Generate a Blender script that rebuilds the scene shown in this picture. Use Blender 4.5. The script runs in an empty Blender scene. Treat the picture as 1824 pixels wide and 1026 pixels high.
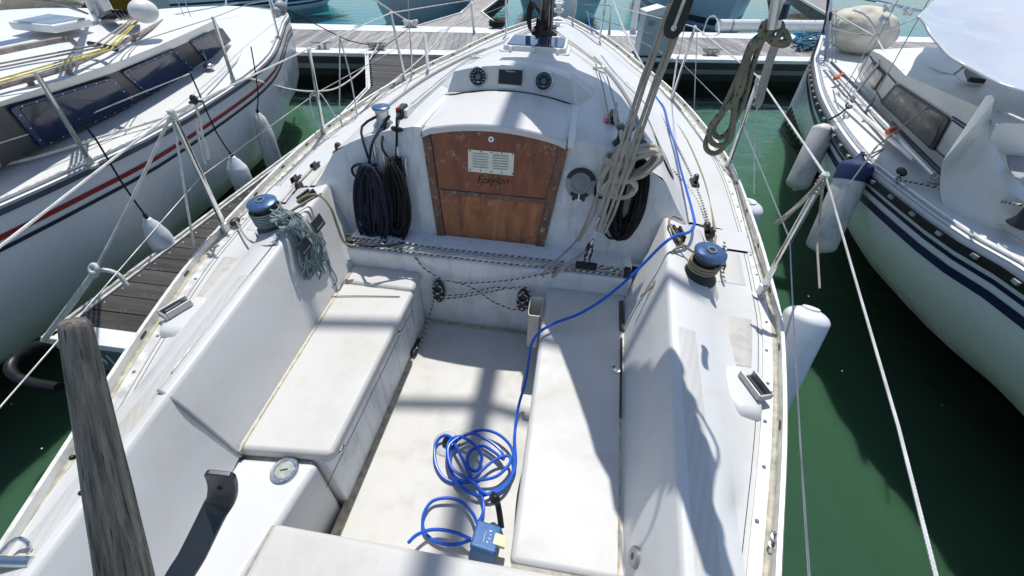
import bpy, bmesh, math, random
from mathutils import Vector, Matrix, noise
random.seed(7)
C = bpy.data.collections.new('marina'); bpy.context.scene.collection.children.link(C)
scene = bpy.context.scene
V = Vector
# ------------------------------------------------------------------ camera, sky, sun, exposure
FOC, PIT, YAW, ROL = 738.0, math.radians(40.70), math.radians(-7.20), math.radians(2.03)
CAMP = V((0.3827, 0.0, 2.2))
def cam_axes():
    fwd = V((math.sin(YAW)*math.cos(PIT), math.cos(YAW)*math.cos(PIT), -math.sin(PIT)))
    rt = V((math.cos(YAW), -math.sin(YAW), 0)); up = rt.cross(fwd)
    return (rt*math.cos(ROL)+up*math.sin(ROL), up*math.cos(ROL)-rt*math.sin(ROL), fwd)
RT, UP, FW = cam_axes()
cd = bpy.data.cameras.new('camera'); cam = bpy.data.objects.new('camera', cd); C.objects.link(cam)
cd.sensor_width = 36.0; cd.lens = 36.0*FOC/1824.0; cd.clip_start = 0.02; cd.clip_end = 2000
M3 = Matrix((RT, UP, -FW)).transposed()
cam.matrix_world = Matrix.Translation(CAMP) @ M3.to_4x4()
scene.camera = cam
w = bpy.data.worlds.new('World'); scene.world = w; w.use_nodes = True
nt = w.node_tree; bg = nt.nodes['Background']
sky = nt.nodes.new('ShaderNodeTexSky'); sky.sky_type = 'NISHITA'; sky.sun_disc = False
SUN = V((-0.012, 0.483, 1.0)).normalized()
sky.sun_elevation = math.asin(SUN.z); sky.sun_rotation = math.atan2(SUN.x, SUN.y)
sky.air_density = 1.0; sky.dust_density = 0.6; sky.ozone_density = 1.4
nt.links.new(sky.outputs[0], bg.inputs[0]); bg.inputs[1].default_value = 0.128
sl = bpy.data.lights.new('sun', 'SUN'); sl.energy = 4.3; sl.angle = math.radians(0.53); sl.color = (1.0, .965, .91)
so = bpy.data.objects.new('sun', sl); C.objects.link(so)
so.rotation_euler = SUN.to_track_quat('Z', 'Y').to_euler(); so.location = (0, 0, 20)
scene.view_settings.view_transform = 'Standard'; scene.view_settings.look = 'None'
scene.view_settings.exposure = 0.0; scene.view_settings.gamma = 1.0
scene.render.engine = 'CYCLES'

def P(px, py, x=None, y=None, z=None, d=None, pl=None):
    """the point of the place that the photograph's pixel shows on a given plane"""
    r = FW + RT*((px-912)/FOC) - UP*((py-513)/FOC)
    if d is not None: return CAMP + r*d
    if pl is not None:
        q, n = pl; return CAMP + r*((q-CAMP).dot(n)/r.dot(n))
    if z is not None: t = (z-CAMP.z)/r.z
    elif y is not None: t = (y-CAMP.y)/r.y
    else: t = (x-CAMP.x)/r.x
    return CAMP + r*t
def PZ(lst): return [P(a, b, z=c) for a, b, c in lst]
def interp(tab, t):
    if t <= tab[0][0]: return tab[0][1]
    for (a, u), (b, v) in zip(tab, tab[1:]):
        if t <= b:
            i = [p[0] for p in tab].index(a); h = b-a; k = (t-a)/h
            m = lambda j: 0 if not 0 <= j < len(tab)-1 else (tab[j+1][1]-tab[j][1])/(tab[j+1][0]-tab[j][0])
            m0 = (m(i-1)+m(i))/2 if i > 0 else m(i); m1 = (m(i)+m(i+1))/2 if i+2 < len(tab) else m(i)
            return (2*k**3-3*k*k+1)*u+(k**3-2*k*k+k)*h*m0+(-2*k**3+3*k*k)*v+(k**3-k*k)*h*m1
    return tab[-1][1]
def smooth_path(pts, step=6, closed=False):
    pts = [V(p) for p in pts]; n = len(pts); out = []
    if n < 3 and not closed: return pts
    rng = range(n if closed else n-1)
    for i in rng:
        if closed: a, b, c, d = pts[i-1], pts[i], pts[(i+1) % n], pts[(i+2) % n]
        else: a, b, c, d = pts[max(i-1, 0)], pts[i], pts[i+1], pts[min(i+2, n-1)]
        for k in range(step):
            t = k/step
            out.append(.5*((2*b)+(c-a)*t+(2*a-5*b+4*c-d)*t*t+(3*b-a-3*c+d)*t**3))
    if not closed: out.append(pts[-1])
    return out
def sag(a, b, s, n=8):
    a, b = V(a), V(b)
    return [a.lerp(b, i/n)-V((0, 0, s*4*(i/n)*(1-i/n))) for i in range(n+1)]

# ------------------------------------------------------------------ materials
MATS = {}
def nodes(m):
    m.use_nodes = True; return m.node_tree, m.node_tree.nodes['Principled BSDF']
def ramp(nt, a, b, ca=(0, 0, 0, 1), cb=(1, 1, 1, 1)):
    r = nt.nodes.new('ShaderNodeValToRGB'); r.color_ramp.elements[0].position = a; r.color_ramp.elements[1].position = b
    r.color_ramp.elements[0].color = ca; r.color_ramp.elements[1].color = cb; return r
def noise_n(nt, scale, det=4, rough=.6, vec=None, dist=0):
    n = nt.nodes.new('ShaderNodeTexNoise'); n.inputs['Scale'].default_value = scale
    n.inputs['Detail'].default_value = det; n.inputs['Roughness'].default_value = rough; n.inputs['Distortion'].default_value = dist
    if vec: nt.links.new(vec, n.inputs['Vector'])
    return n
def geo_pos(nt, scale=(1, 1, 1), rot=(0, 0, 0)):
    g = nt.nodes.new('ShaderNodeNewGeometry'); m = nt.nodes.new('ShaderNodeMapping')
    m.inputs['Scale'].default_value = scale; m.inputs['Rotation'].default_value = rot
    nt.links.new(g.outputs['Position'], m.inputs['Vector']); return m.outputs[0]
def mixc(nt, f, a, b, mode='MIX'):
    m = nt.nodes.new('ShaderNodeMixRGB'); m.blend_type = mode
    for k, v in ((0, f), (1, a), (2, b)):
        if isinstance(v, (int, float)): m.inputs[k].default_value = v
        elif isinstance(v, tuple): m.inputs[k].default_value = v if len(v) == 4 else v+(1,)
        else: nt.links.new(v, m.inputs[k])
    return m.outputs[0]
def bump(nt, b, h, s, dist=.01, prev=None):
    n = nt.nodes.new('ShaderNodeBump'); n.inputs['Strength'].default_value = s; n.inputs['Distance'].default_value = dist
    nt.links.new(h, n.inputs['Height'])
    if prev: nt.links.new(prev, n.inputs['Normal'])
    if b: nt.links.new(n.outputs[0], b.inputs['Normal'])
    return n.outputs[0]
def gel(name, col, rough=.38, stain=(.50, .44, .33), amt=.35, sc=3.0, grip=0, speck=.3, streak=0, bumpy=.05):
    m = bpy.data.materials.new(name); nt, b = nodes(m)
    p = geo_pos(nt)
    n1 = noise_n(nt, sc, 7, .65, p, .4); r1 = ramp(nt, .50, .80)
    nt.links.new(n1.outputs[0], r1.inputs[0])
    mm = nt.nodes.new('ShaderNodeMath'); mm.operation = 'MULTIPLY'; mm.inputs[1].default_value = amt
    nt.links.new(r1.outputs[0], mm.inputs[0])
    c = mixc(nt, mm.outputs[0], col, stain)
    n0 = noise_n(nt, .9, 3, .5, p); r0 = ramp(nt, .3, .7, (.93, .93, .93, 1), (1.0, 1.0, 1.0, 1)); nt.links.new(n0.outputs[0], r0.inputs[0])
    c = mixc(nt, 1.0, c, r0.outputs[0], 'MULTIPLY')
    if speck:
        n2 = noise_n(nt, 75, 3, .7, p); r2 = ramp(nt, .67, .73); nt.links.new(n2.outputs[0], r2.inputs[0])
        n3 = noise_n(nt, 5, 2, .5, p); r3 = ramp(nt, .52, .66); nt.links.new(n3.outputs[0], r3.inputs[0])
        f = nt.nodes.new('ShaderNodeMath'); f.operation = 'MULTIPLY'; nt.links.new(r2.outputs[0], f.inputs[0]); nt.links.new(r3.outputs[0], f.inputs[1])
        f2 = nt.nodes.new('ShaderNodeMath'); f2.operation = 'MULTIPLY'; f2.inputs[1].default_value = speck; nt.links.new(f.outputs[0], f2.inputs[0])
        c = mixc(nt, f2.outputs[0], c, (.22, .20, .16))
    if streak:
        ps = geo_pos(nt, (22, 22, 1.3)); n4 = noise_n(nt, 1, 4, .6, ps); r4 = ramp(nt, .52, .75); nt.links.new(n4.outputs[0], r4.inputs[0])
        f3 = nt.nodes.new('ShaderNodeMath'); f3.operation = 'MULTIPLY'; f3.inputs[1].default_value = streak; nt.links.new(r4.outputs[0], f3.inputs[0])
        c = mixc(nt, f3.outputs[0], c, stain)
    # small scuffs and chips
    nsx = noise_n(nt, 1, 2, .5, geo_pos(nt, (140, 9, 60), (0, 0, .6)), .3); rsx = ramp(nt, .70, .76); nt.links.new(nsx.outputs[0], rsx.inputs[0])
    fsx = nt.nodes.new('ShaderNodeMath'); fsx.operation = 'MULTIPLY'; fsx.inputs[1].default_value = .28 if speck else 0; nt.links.new(rsx.outputs[0], fsx.inputs[0])
    c = mixc(nt, fsx.outputs[0], c, (.40, .39, .36))
    nt.links.new(c, b.inputs['Base Color'])
    rr = ramp(nt, .3, .7, (rough-.08,)*3+(1,), (rough+.14,)*3+(1,)); nt.links.new(n1.outputs[0], rr.inputs[0]); nt.links.new(rr.outputs[0], b.inputs['Roughness'])
    nb = noise_n(nt, 9, 3, .5, p); pv = bump(nt, b, nb.outputs[0], bumpy*4, .01)
    if grip:
        v = nt.nodes.new('ShaderNodeTexVoronoi'); v.inputs['Scale'].default_value = 150; v.inputs['Randomness'].default_value = .12
        nt.links.new(geo_pos(nt, (1, 1, 1), (0, 0, .785)), v.inputs['Vector'])
        rv = ramp(nt, .25, .5, (1, 1, 1, 1), (.86, .855, .84, 1)); nt.links.new(v.outputs['Distance'], rv.inputs[0])
        c = mixc(nt, 1.0, c, rv.outputs[0], 'MULTIPLY'); nt.links.new(c, b.inputs['Base Color'])
        bump(nt, b, v.outputs['Distance'], -grip, .002, pv)
    MATS[name] = m; return m
def plain(name, col, rough=.5, metal=0, var=.12, sc=8, bmp=0, bsc=60, coat=0):
    m = bpy.data.materials.new(name); nt, b = nodes(m); p = geo_pos(nt)
    n = noise_n(nt, sc, 5, .6, p); r = ramp(nt, .3, .7, tuple(c*(1-var) for c in col)+(1,), tuple(min(1, c*(1+var)) for c in col)+(1,))
    nt.links.new(n.outputs[0], r.inputs[0]); nt.links.new(r.outputs[0], b.inputs['Base Color'])
    b.inputs['Metallic'].default_value = metal
    rr = ramp(nt, .3, .75, (max(.02, rough*.75),)*3+(1,), (min(1, rough*1.3),)*3+(1,)); nt.links.new(n.outputs[0], rr.inputs[0]); nt.links.new(rr.outputs[0], b.inputs['Roughness'])
    if coat: b.inputs['Coat Weight'].default_value = coat
    if bmp:
        nb = noise_n(nt, bsc, 4, .6, p); bump(nt, b, nb.outputs[0], bmp, .004)
    MATS[name] = m; return m
def rope(name, col, fleck=None, fl=.5, pitch=.012, rough=.85, twist=4.0):
    """braided or laid rope: the strands run round the tube by its UV (u = metres along, v = turn)"""
    m = bpy.data.materials.new(name); nt, b = nodes(m)
    uv = nt.nodes.new('ShaderNodeUVMap'); sx = nt.nodes.new('ShaderNodeSeparateXYZ'); nt.links.new(uv.outputs[0], sx.inputs[0])
    def wv(sgn, pt, ph=0):
        a = nt.nodes.new('ShaderNodeMath'); a.operation = 'MULTIPLY'; a.inputs[1].default_value = 6.2832/pt; nt.links.new(sx.outputs[0], a.inputs[0])
        c = nt.nodes.new('ShaderNodeMath'); c.operation = 'MULTIPLY_ADD'; c.inputs[1].default_value = sgn*6.2832; nt.links.new(sx.outputs[1], c.inputs[0]); nt.links.new(a.outputs[0], c.inputs[2])
        s = nt.nodes.new('ShaderNodeMath'); s.operation = 'SINE'; nt.links.new(c.outputs[0], s.inputs[0]); return s.outputs[0]
    s1 = wv(twist, pitch); s2 = wv(-twist, pitch)
    mx = nt.nodes.new('ShaderNodeMath'); mx.operation = 'MAXIMUM'; nt.links.new(s1, mx.inputs[0]); nt.links.new(s2, mx.inputs[1])
    p = geo_pos(nt); n = noise_n(nt, 14, 4, .6, p)
    r = ramp(nt, .3, .7, tuple(c*.72 for c in col)+(1,), tuple(min(1, c*1.1) for c in col)+(1,)); nt.links.new(n.outputs[0], r.inputs[0]); c = r.outputs[0]
    if fleck:
        f1 = wv(1.0, pitch*3.1); f2 = wv(-1.0, pitch*3.1)
        g = nt.nodes.new('ShaderNodeMath'); g.operation = 'MULTIPLY'; nt.links.new(f1, g.inputs[0]); nt.links.new(f2, g.inputs[1])
        if fl > .7: nt.links.remove(g.inputs[1].links[0]); g.inputs[1].default_value = 1.0
        rr = ramp(nt, 1-fl, 1-fl+.08); nt.links.new(g.outputs[0], rr.inputs[0]); c = mixc(nt, rr.outputs[0], c, fleck)
    nt.links.new(c, b.inputs['Base Color']); b.inputs['Roughness'].default_value = rough
    bump(nt, b, mx.outputs[0], .55, .0012); MATS[name] = m; return m
def wood(name, a, c, rough=.6, axis=2, sc=1.0, crack=.6, coat=0, lich=None, island=False, along=None, lo=.50):
    m = bpy.data.materials.new(name); nt, b = nodes(m)
    s = [26*sc]*3; s[axis] = 1.6*sc
    p = geo_pos(nt, tuple(s) if not along else (1, 1, 1), (0, 0, 0) if not along else V(along).rotation_difference(V((0, 0, 1))).to_euler())
    if along:
        mp = nt.nodes.new('ShaderNodeMapping'); mp.inputs['Scale'].default_value = tuple(s); nt.links.new(p, mp.inputs['Vector']); p = mp.outputs[0]
    n = noise_n(nt, 1, 8, .7, p, .6 if not along else .15); r = ramp(nt, .32, .68, a+(1,), c+(1,)); nt.links.new(n.outputs[0], r.inputs[0])
    col = r.outputs[0]
    if lich:
        n2 = noise_n(nt, 30, 6, .75, geo_pos(nt)); r2 = ramp(nt, .56, .66); nt.links.new(n2.outputs[0], r2.inputs[0])
        n3 = noise_n(nt, 4, 3, .6, geo_pos(nt)); r3 = ramp(nt, lo, lo+.1); nt.links.new(n3.outputs[0], r3.inputs[0])
        f = nt.nodes.new('ShaderNodeMath'); f.operation = 'MULTIPLY'; nt.links.new(r2.outputs[0], f.inputs[0]); nt.links.new(r3.outputs[0], f.inputs[1])
        col = mixc(nt, f.outputs[0], col, lich)
    if along:
        mp2 = nt.nodes.new('ShaderNodeMapping'); mp2.inputs['Scale'].default_value = (330, 330, 5); nt.links.new(mp.inputs['Vector'].links[0].from_socket, mp2.inputs['Vector'])
        nc = noise_n(nt, 1, 3, .6, mp2.outputs[0], .1); rc = ramp(nt, .63, .70); nt.links.new(nc.outputs[0], rc.inputs[0]); col = mixc(nt, rc.outputs[0], col, (.02, .018, .015))
        nk = noise_n(nt, 9, 4, .6, geo_pos(nt)); rk = ramp(nt, .35, .7, (.75, .76, .78, 1), (1.35, 1.3, 1.2, 1)); nt.links.new(nk.outputs[0], rk.inputs[0]); col = mixc(nt, 1.0, col, rk.outputs[0], 'MULTIPLY')
        hx = nt.nodes.new('ShaderNodeMath'); hx.operation = 'SUBTRACT'; nt.links.new(n.outputs[0], hx.inputs[0]); nt.links.new(rc.outputs[0], hx.inputs[1]); bh = hx.outputs[0]
    if island:
        g = nt.nodes.new('ShaderNodeNewGeometry'); ri = ramp(nt, 0, 1, (.65, .65, .66, 1), (1.2, 1.19, 1.15, 1)); nt.links.new(g.outputs['Random Per Island'], ri.inputs[0])
        col = mixc(nt, 1.0, col, ri.outputs[0], 'MULTIPLY')
    nt.links.new(col, b.inputs['Base Color']); b.inputs['Roughness'].default_value = rough; b.inputs['Coat Weight'].default_value = coat
    bump(nt, b, bh if along else n.outputs[0], crack, .004); MATS[name] = m; return m
GEL = gel('gelcoat_deck', (.655, .66, .65), amt=.42, grip=.0, speck=.35, streak=.0)
GRIP = gel('gelcoat_nonskid', (.63, .63, .61), rough=.52, amt=.5, grip=.55, speck=.7)
GRIPD = gel('gelcoat_nonskid_dirty', (.56, .55, .52), rough=.6, stain=(.28, .26, .22), amt=.8, grip=.55, speck=1.0, sc=14)
SOLE = gel('gelcoat_sole', (.625, .62, .59), rough=.55, stain=(.42, .36, .25), amt=.5, grip=.55, speck=.9, sc=4)
BULK = gel('gelcoat_bulkhead', (.77, .79, .80), rough=.42, stain=(.34, .32, .27), amt=.62, speck=1.0, streak=.42, sc=5)
HULLW = gel('gelcoat_hull', (.76, .77, .77), rough=.2, amt=.12, speck=0, bumpy=.01)
NHULL = gel('neighbour_hull', (.80, .82, .83), rough=.22, stain=(.45, .40, .30), amt=.10, speck=0, streak=.07, bumpy=.01)
NDECK = gel('neighbour_deck', (.76, .77, .755), rough=.4, amt=.22, speck=.15)
CREAM = gel('cream_deck', (.74, .70, .62), rough=.45, amt=.25, speck=.15)
GREYH = gel('grey_hull', (.44, .48, .52), rough=.3, amt=.1, speck=0)
SEAL = plain('old_sealant', (.46, .40, .27), .8, 0, .45, 30)
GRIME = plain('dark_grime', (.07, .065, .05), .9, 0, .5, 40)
MOSS = plain('weathered_rail_groove', (.41, .39, .31), .8, 0, .4, 25)
ALU = plain('anodised_alloy', (.62, .63, .63), .42, .85, .12, 30)
RAILA = plain('weathered_alloy_rail', (.60, .60, .57), .5, .45, .2, 18)
STEEL = plain('stainless_steel', (.66, .66, .66), .18, 1, .1, 40)
BLACK = plain('black_plastic', (.018, .018, .02), .45, 0, .25, 20)
DGREY = plain('charcoal_paint', (.045, .047, .052), .5, 0, .2, 10)
RUBBER = plain('black_rubber', (.012, .013, .016), .38, 0, .3, 12)
BLUEP = plain('blue_winch_cap', (.06, .13, .27), .34, .35, .12, 30)
BLUEC = plain('blue_cable_sheath', (.006, .10, .56), .36, 0, .1, 6)
BLUEB = plain('blue_box_plastic', (.035, .13, .34), .42, 0, .15, 30)
WHITEP = plain('white_plastic', (.74, .74, .72), .4, 0, .08, 10)
FENDW = plain('white_fender_vinyl', (.74, .76, .79), .35, 0, .07, 9)
FENDD = gel('dirty_fender_vinyl', (.70, .69, .66), rough=.45, stain=(.22, .21, .19), amt=.7, sc=6, speck=.5, streak=.5)
RED = plain('red_plastic', (.55, .02, .02), .4)
GREYP = plain('grey_plastic', (.30, .31, .33), .5)
PEDC = plain('pedestal_grey', (.44, .52, .58), .45, 0, .05, 4)
TILW = wood('weathered_tiller_wood', (.035, .030, .025), (.29, .272, .245), .85, 2, 4.5, 1.0, along=P(133, 575, d=.50)-P(225, 1040, d=.60))
MAHO = wood('varnished_mahogany', (.13, .028, .010), (.34, .090, .032), .36, 2, .8, .3, .15, lich=(.46, .30, .20), lo=.46)
MAHL = wood('worn_mahogany', (.10, .022, .007), (.52, .17, .05), .4, 2, .55, .35, .12, lich=(.55, .34, .18), lo=.50)
MAHT = wood('peeling_mahogany_trim', (.10, .045, .026), (.26, .13, .075), .6, 2, 1.2, .8, 0, lich=(.46, .40, .34), lo=.38)
TEAKG = wood('grey_teak', (.16, .13, .115), (.36, .31, .28), .75, 0, .5, .5)
DOCKW = wood('dock_planks', (.20, .185, .18), (.43, .41, .40), .8, 1, .5, .6, island=True)
FINGW = wood('dark_finger_planks', (.016, .015, .015), (.080, .075, .072), .75, 0, .5, .7, lich=(.20, .19, .19), island=True)
DOCKE = plain('dock_edge_paint', (.70, .70, .69), .5, 0, .12, 5)
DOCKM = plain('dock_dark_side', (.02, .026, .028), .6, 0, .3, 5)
DOCKF = plain('dock_float_grey', (.13, .16, .155), .6, 0, .2, 3)
CANVAS = plain('sail_cloth', (.74, .75, .77), .55, 0, .05, 5, .1, 20)
OLDSAIL = gel('bagged_sail_cloth', (.66, .62, .53), rough=.75, stain=(.34, .33, .16), amt=.9, sc=5, speck=.2)
NAVY = plain('navy_stripe', (.008, .014, .07), .35, 0, .1)
REDST = plain('red_stripe', (.30, .015, .015), .4)
BLKST = plain('black_stripe', (.012, .012, .03), .4)
OCHRE = plain('ochre_hull', (.36, .19, .012), .5, 0, .15, 3)
TEALW = plain('teal_board', (.08, .14, .14), .5, 0, .15)
BOTTOM = plain('antifouling', (.03, .015, .012), .8, 0, .3)
R_GREY = rope('grey_sheet_rope', (.40, .37, .32), None, pitch=.012)
R_TAN = rope('tan_halyard_rope', (.56, .50, .41), None, pitch=.012)
R_NAVY = rope('navy_halyard_rope', (.012, .015, .035), (.05, .05, .07), .45, pitch=.01)
R_BLK = rope('black_halyard_rope', (.008, .008, .009), None, pitch=.01)
R_GRN = rope('green_white_sheet_rope', (.32, .39, .39), (.04, .11, .11), .62, pitch=.006)
R_WB = rope('white_rope_black_flecks', (.62, .61, .56), (.015, .015, .02), .71, pitch=.011)
R_OLIVE = rope('old_olive_rope', (.22, .21, .15), (.05, .05, .045), .25, pitch=.014)
R_WHT = rope('white_mooring_rope', (.66, .64, .60), None, pitch=.05, twist=1.0)
R_LIFE = rope('white_lifeline', (.68, .68, .66), None, pitch=.01)
R_OLD = rope('old_tan_rope', (.32, .27, .17), None, pitch=.012)
WIRE = plain('steel_wire', (.42, .42, .42), .35, .9)
YEL = rope('yellow_halyard', (.72, .58, .12), None)
TURQ = rope('turquoise_rope', (.03, .30, .48), None)
def glass(name, col, rough=.06, spec=.5):
    m = bpy.data.materials.new(name); nt, b = nodes(m); p = geo_pos(nt); n = noise_n(nt, 6, 4, .6, p)
    r = ramp(nt, .3, .7, tuple(c*.8 for c in col)+(1,), tuple(c*1.3 for c in col)+(1,)); nt.links.new(n.outputs[0], r.inputs[0]); nt.links.new(r.outputs[0], b.inputs['Base Color'])
    rr = ramp(nt, .4, .8, (rough,)*3+(1,), (rough*3,)*3+(1,)); nt.links.new(n.outputs[0], rr.inputs[0]); nt.links.new(rr.outputs[0], b.inputs['Roughness']); b.inputs['Specular IOR Level'].default_value = spec; MATS[name] = m; return m
BLUEG = glass('dark_blue_window', (.006, .014, .050), .10, .22)
SMOKE = glass('smoked_window', (.12, .12, .115), .16)
HATCHG = glass('hatch_acrylic', (.02, .035, .09), .03)
DIAL = plain('dial_face', (.012, .013, .016), .25, 0, .1)
def water_mat():
    m = bpy.data.materials.new('harbour_water'); m.use_nodes = True; nt = m.node_tree; nt.nodes.clear()
    out = nt.nodes.new('ShaderNodeOutputMaterial'); mx = nt.nodes.new('ShaderNodeMixShader'); fr = nt.nodes.new('ShaderNodeFresnel'); fr.inputs['IOR'].default_value = 1.33
    tr = nt.nodes.new('ShaderNodeBsdfTransparent'); tr.inputs[0].default_value = (.62, .82, .74, 1); gl = nt.nodes.new('ShaderNodeBsdfGlossy'); gl.inputs['Roughness'].default_value = .03
    p = geo_pos(nt); n1 = noise_n(nt, 2.2, 3, .5, geo_pos(nt, (1, 1.6, 1)), .6); n2 = noise_n(nt, 9, 3, .55, geo_pos(nt, (1, 1.9, 1), (0, 0, .4)), .5)
    pv = bump(nt, None, n1.outputs[0], .35, .06); pv = bump(nt, None, n2.outputs[0], .22, .014, pv)
    nt.links.new(pv, gl.inputs['Normal']); nt.links.new(pv, fr.inputs['Normal'])
    nt.links.new(fr.outputs[0], mx.inputs[0]); nt.links.new(tr.outputs[0], mx.inputs[1]); nt.links.new(gl.outputs[0], mx.inputs[2]); nt.links.new(mx.outputs[0], out.inputs[0])
    MATS['harbour_water'] = m; return m
def murk_mat():
    m = bpy.data.materials.new('murky_green_depth'); nt, b = nodes(m); p = geo_pos(nt)
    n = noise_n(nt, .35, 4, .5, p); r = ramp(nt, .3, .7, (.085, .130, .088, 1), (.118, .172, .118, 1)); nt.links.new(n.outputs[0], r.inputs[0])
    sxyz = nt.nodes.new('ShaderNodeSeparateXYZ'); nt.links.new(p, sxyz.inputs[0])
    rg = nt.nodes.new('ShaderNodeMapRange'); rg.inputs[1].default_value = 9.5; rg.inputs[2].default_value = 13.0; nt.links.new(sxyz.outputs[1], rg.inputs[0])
    nt.links.new(mixc(nt, rg.outputs[0], r.outputs[0], (.025, .22, .36)), b.inputs['Base Color']); b.inputs['Roughness'].default_value = 1; b.inputs['Specular IOR Level'].default_value = 0  # blue far out puts sky reflection and shallows into the colour
    b.inputs['Subsurface Weight'].default_value = 1.0; b.inputs['Subsurface Scale'].default_value = .55; b.inputs['Subsurface Radius'].default_value = (.7, 1.0, .85)   # murky water spreads the light sideways
    return m
MURK = murk_mat()
WATER = water_mat()

# ------------------------------------------------------------------ mesh building
class MB:
    def __init__(s): s.bm = bmesh.new(); s.uv = s.bm.loops.layers.uv.new('UVMap')
    def poly(s, pts):
        vs = [s.bm.verts.new(p) for p in pts]
        try: return s.bm.faces.new(vs)
        except ValueError: return None
    def grid(s, rows, closed=False, cap=False):
        g = [[s.bm.verts.new(p) for p in r] for r in rows]; n = len(g[0])
        for a, b in zip(g, g[1:]):
            for i in range(n if closed else n-1):
                j = (i+1) % n
                try: s.bm.faces.new((a[i], a[j], b[j], b[i]))
                except ValueError: pass
        if cap and closed:
            for r, f in ((g[0], 1), (g[-1], 0)):
                try: s.bm.faces.new(r[::-1] if f else r)
                except ValueError: pass
        return g
    def box(s, a, b, M=None):
        x0, y0, z0 = a; x1, y1, z1 = b
        v = [V((x, y, z)) for z in (z0, z1) for x, y in ((x0, y0), (x1, y0), (x1, y1), (x0, y1))]
        if M: v = [M @ q for q in v]
        v = [s.bm.verts.new(q) for q in v]
        for f in ((3, 2, 1, 0), (4, 5, 6, 7), (0, 1, 5, 4), (1, 2, 6, 5), (2, 3, 7, 6), (3, 0, 4, 7)): s.bm.faces.new([v[i] for i in f])
        return s
    def prism(s, pts, off):
        """closed plate: outline pts, thickness vector off"""
        a = [s.bm.verts.new(V(p)) for p in pts]; b = [s.bm.verts.new(V(p)+V(off)) for p in pts]; n = len(pts)
        s.bm.faces.new(a[::-1]); s.bm.faces.new(b)
        for i in range(n): s.bm.faces.new((a[i], a[(i+1) % n], b[(i+1) % n], b[i]))
        return s
    def tube(s, pts, r, n=8, closed=False, smooth=0, ends=True):
        if smooth: pts = smooth_path(pts, smooth, closed)
        pts = [V(p) for p in pts]
        q = [pts[0]]
        for p in pts[1:]:
            if (p-q[-1]).length > 1e-4: q.append(p)
        pts = q; m = len(pts)
        if m < 2: return s
        rad = (lambda i: r(i/(m-1))) if callable(r) else (lambda i: r)
        t = (pts[1]-pts[0]).normalized(); nrm = t.orthogonal().normalized(); rings = []; L = 0; lens = []
        for i in range(m):
            if closed: tn = (pts[(i+1) % m]-pts[i-1])
            else: tn = (pts[min(i+1, m-1)]-pts[max(i-1, 0)])
            tn = tn.normalized() if tn.length > 1e-7 else t
            ax = t.cross(tn)
            if ax.length > 1e-6: nrm = Matrix.Rotation(t.angle(tn), 3, ax.normalized()) @ nrm
            t = tn; nrm = (nrm-t*nrm.dot(t)).normalized(); bn = t.cross(nrm)
            rings.append([s.bm.verts.new(pts[i]+(nrm*math.cos(6.28318*k/n)+bn*math.sin(6.28318*k/n))*rad(i)) for k in range(n)])
            if i: L += (pts[i]-pts[i-1]).length
            lens.append(L)
        rng = range(m if closed else m-1)
        for i in rng:
            a, b = rings[i], rings[(i+1) % m]; la, lb = lens[i], (lens[i+1] if i+1 < m else L+.01)
            for k in range(n):
                f = s.bm.faces.new((a[k], a[(k+1) % n], b[(k+1) % n], b[k]))
                for lp, u in zip(f.loops, ((la, k/n), (la, (k+1)/n), (lb, (k+1)/n), (lb, k/n))): lp[s.uv].uv = u
        if not closed and ends:
            s.bm.faces.new(rings[0][::-1]); s.bm.faces.new(rings[-1])
        return s
    def lathe(s, prof, o, axis=(0, 0, 1), n=24, sx=1.0):
        o = V(o); ax = V(axis).normalized(); u = ax.orthogonal().normalized(); v = ax.cross(u)
        rows = [[o+ax*h+(u*math.cos(6.28318*k/n)*sx+v*math.sin(6.28318*k/n))*r for k in range(n)] for r, h in prof]
        s.grid(rows, True, True); return s
    def blob(s, c, rad, M=None, n=20, m=12, f=None):
        rows = []
        for i in range(m+1):
            th = math.pi*i/m; row = []
            for k in range(n):
                ph = 6.28318*k/n; d = V((math.sin(th)*math.cos(ph), math.sin(th)*math.sin(ph), math.cos(th)))
                k2 = f(d) if f else 1
                q = V((d.x*rad[0], d.y*rad[1], d.z*rad[2]))*k2
                if M: q = M @ q
                row.append(V(c)+q)
            rows.append(row)
        s.grid(rows, True); return s
    def build(s, name, m, parent=None, bevel=0, seg=3, smooth=True, label=None, ang=35, solid=0):
        bm = s.bm; bmesh.ops.remove_doubles(bm, verts=bm.verts, dist=1e-5); bmesh.ops.recalc_face_normals(bm, faces=bm.faces)
        off = V((0, 0, 0))
        if parent is None and len(bm.verts):
            xs = [v.co for v in bm.verts]
            off = V(((min(p.x for p in xs)+max(p.x for p in xs))/2, (min(p.y for p in xs)+max(p.y for p in xs))/2, min(p.z for p in xs)))
            bmesh.ops.translate(bm, verts=bm.verts, vec=-off)
        me = bpy.data.meshes.new(name); bm.to_mesh(me); bm.free()
        if smooth: me.shade_smooth()
        me.materials.append(m)
        o = bpy.data.objects.new(name, me); C.objects.link(o); o.location = off
        if parent is not None:
            o.parent = parent
            if parent.type == 'EMPTY': o.matrix_parent_inverse = Matrix.Translation(-parent.location)
        if solid:
            md = o.modifiers.new('solid', 'SOLIDIFY'); md.thickness = solid; md.offset = -1
        if bevel:
            md = o.modifiers.new('bevel', 'BEVEL'); md.width = bevel; md.segments = seg; md.limit_method = 'ANGLE'; md.angle_limit = math.radians(30); md.harden_normals = False
        if smooth:
            me2 = o.modifiers.new('wn', 'WEIGHTED_NORMAL') if bevel else None
            if me2: me2.keep_sharp = True
            try:
                if not bevel: me.set_sharp_from_angle(angle=math.radians(ang))
            except Exception: pass
        if label: o['label'] = label
        return o
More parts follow.
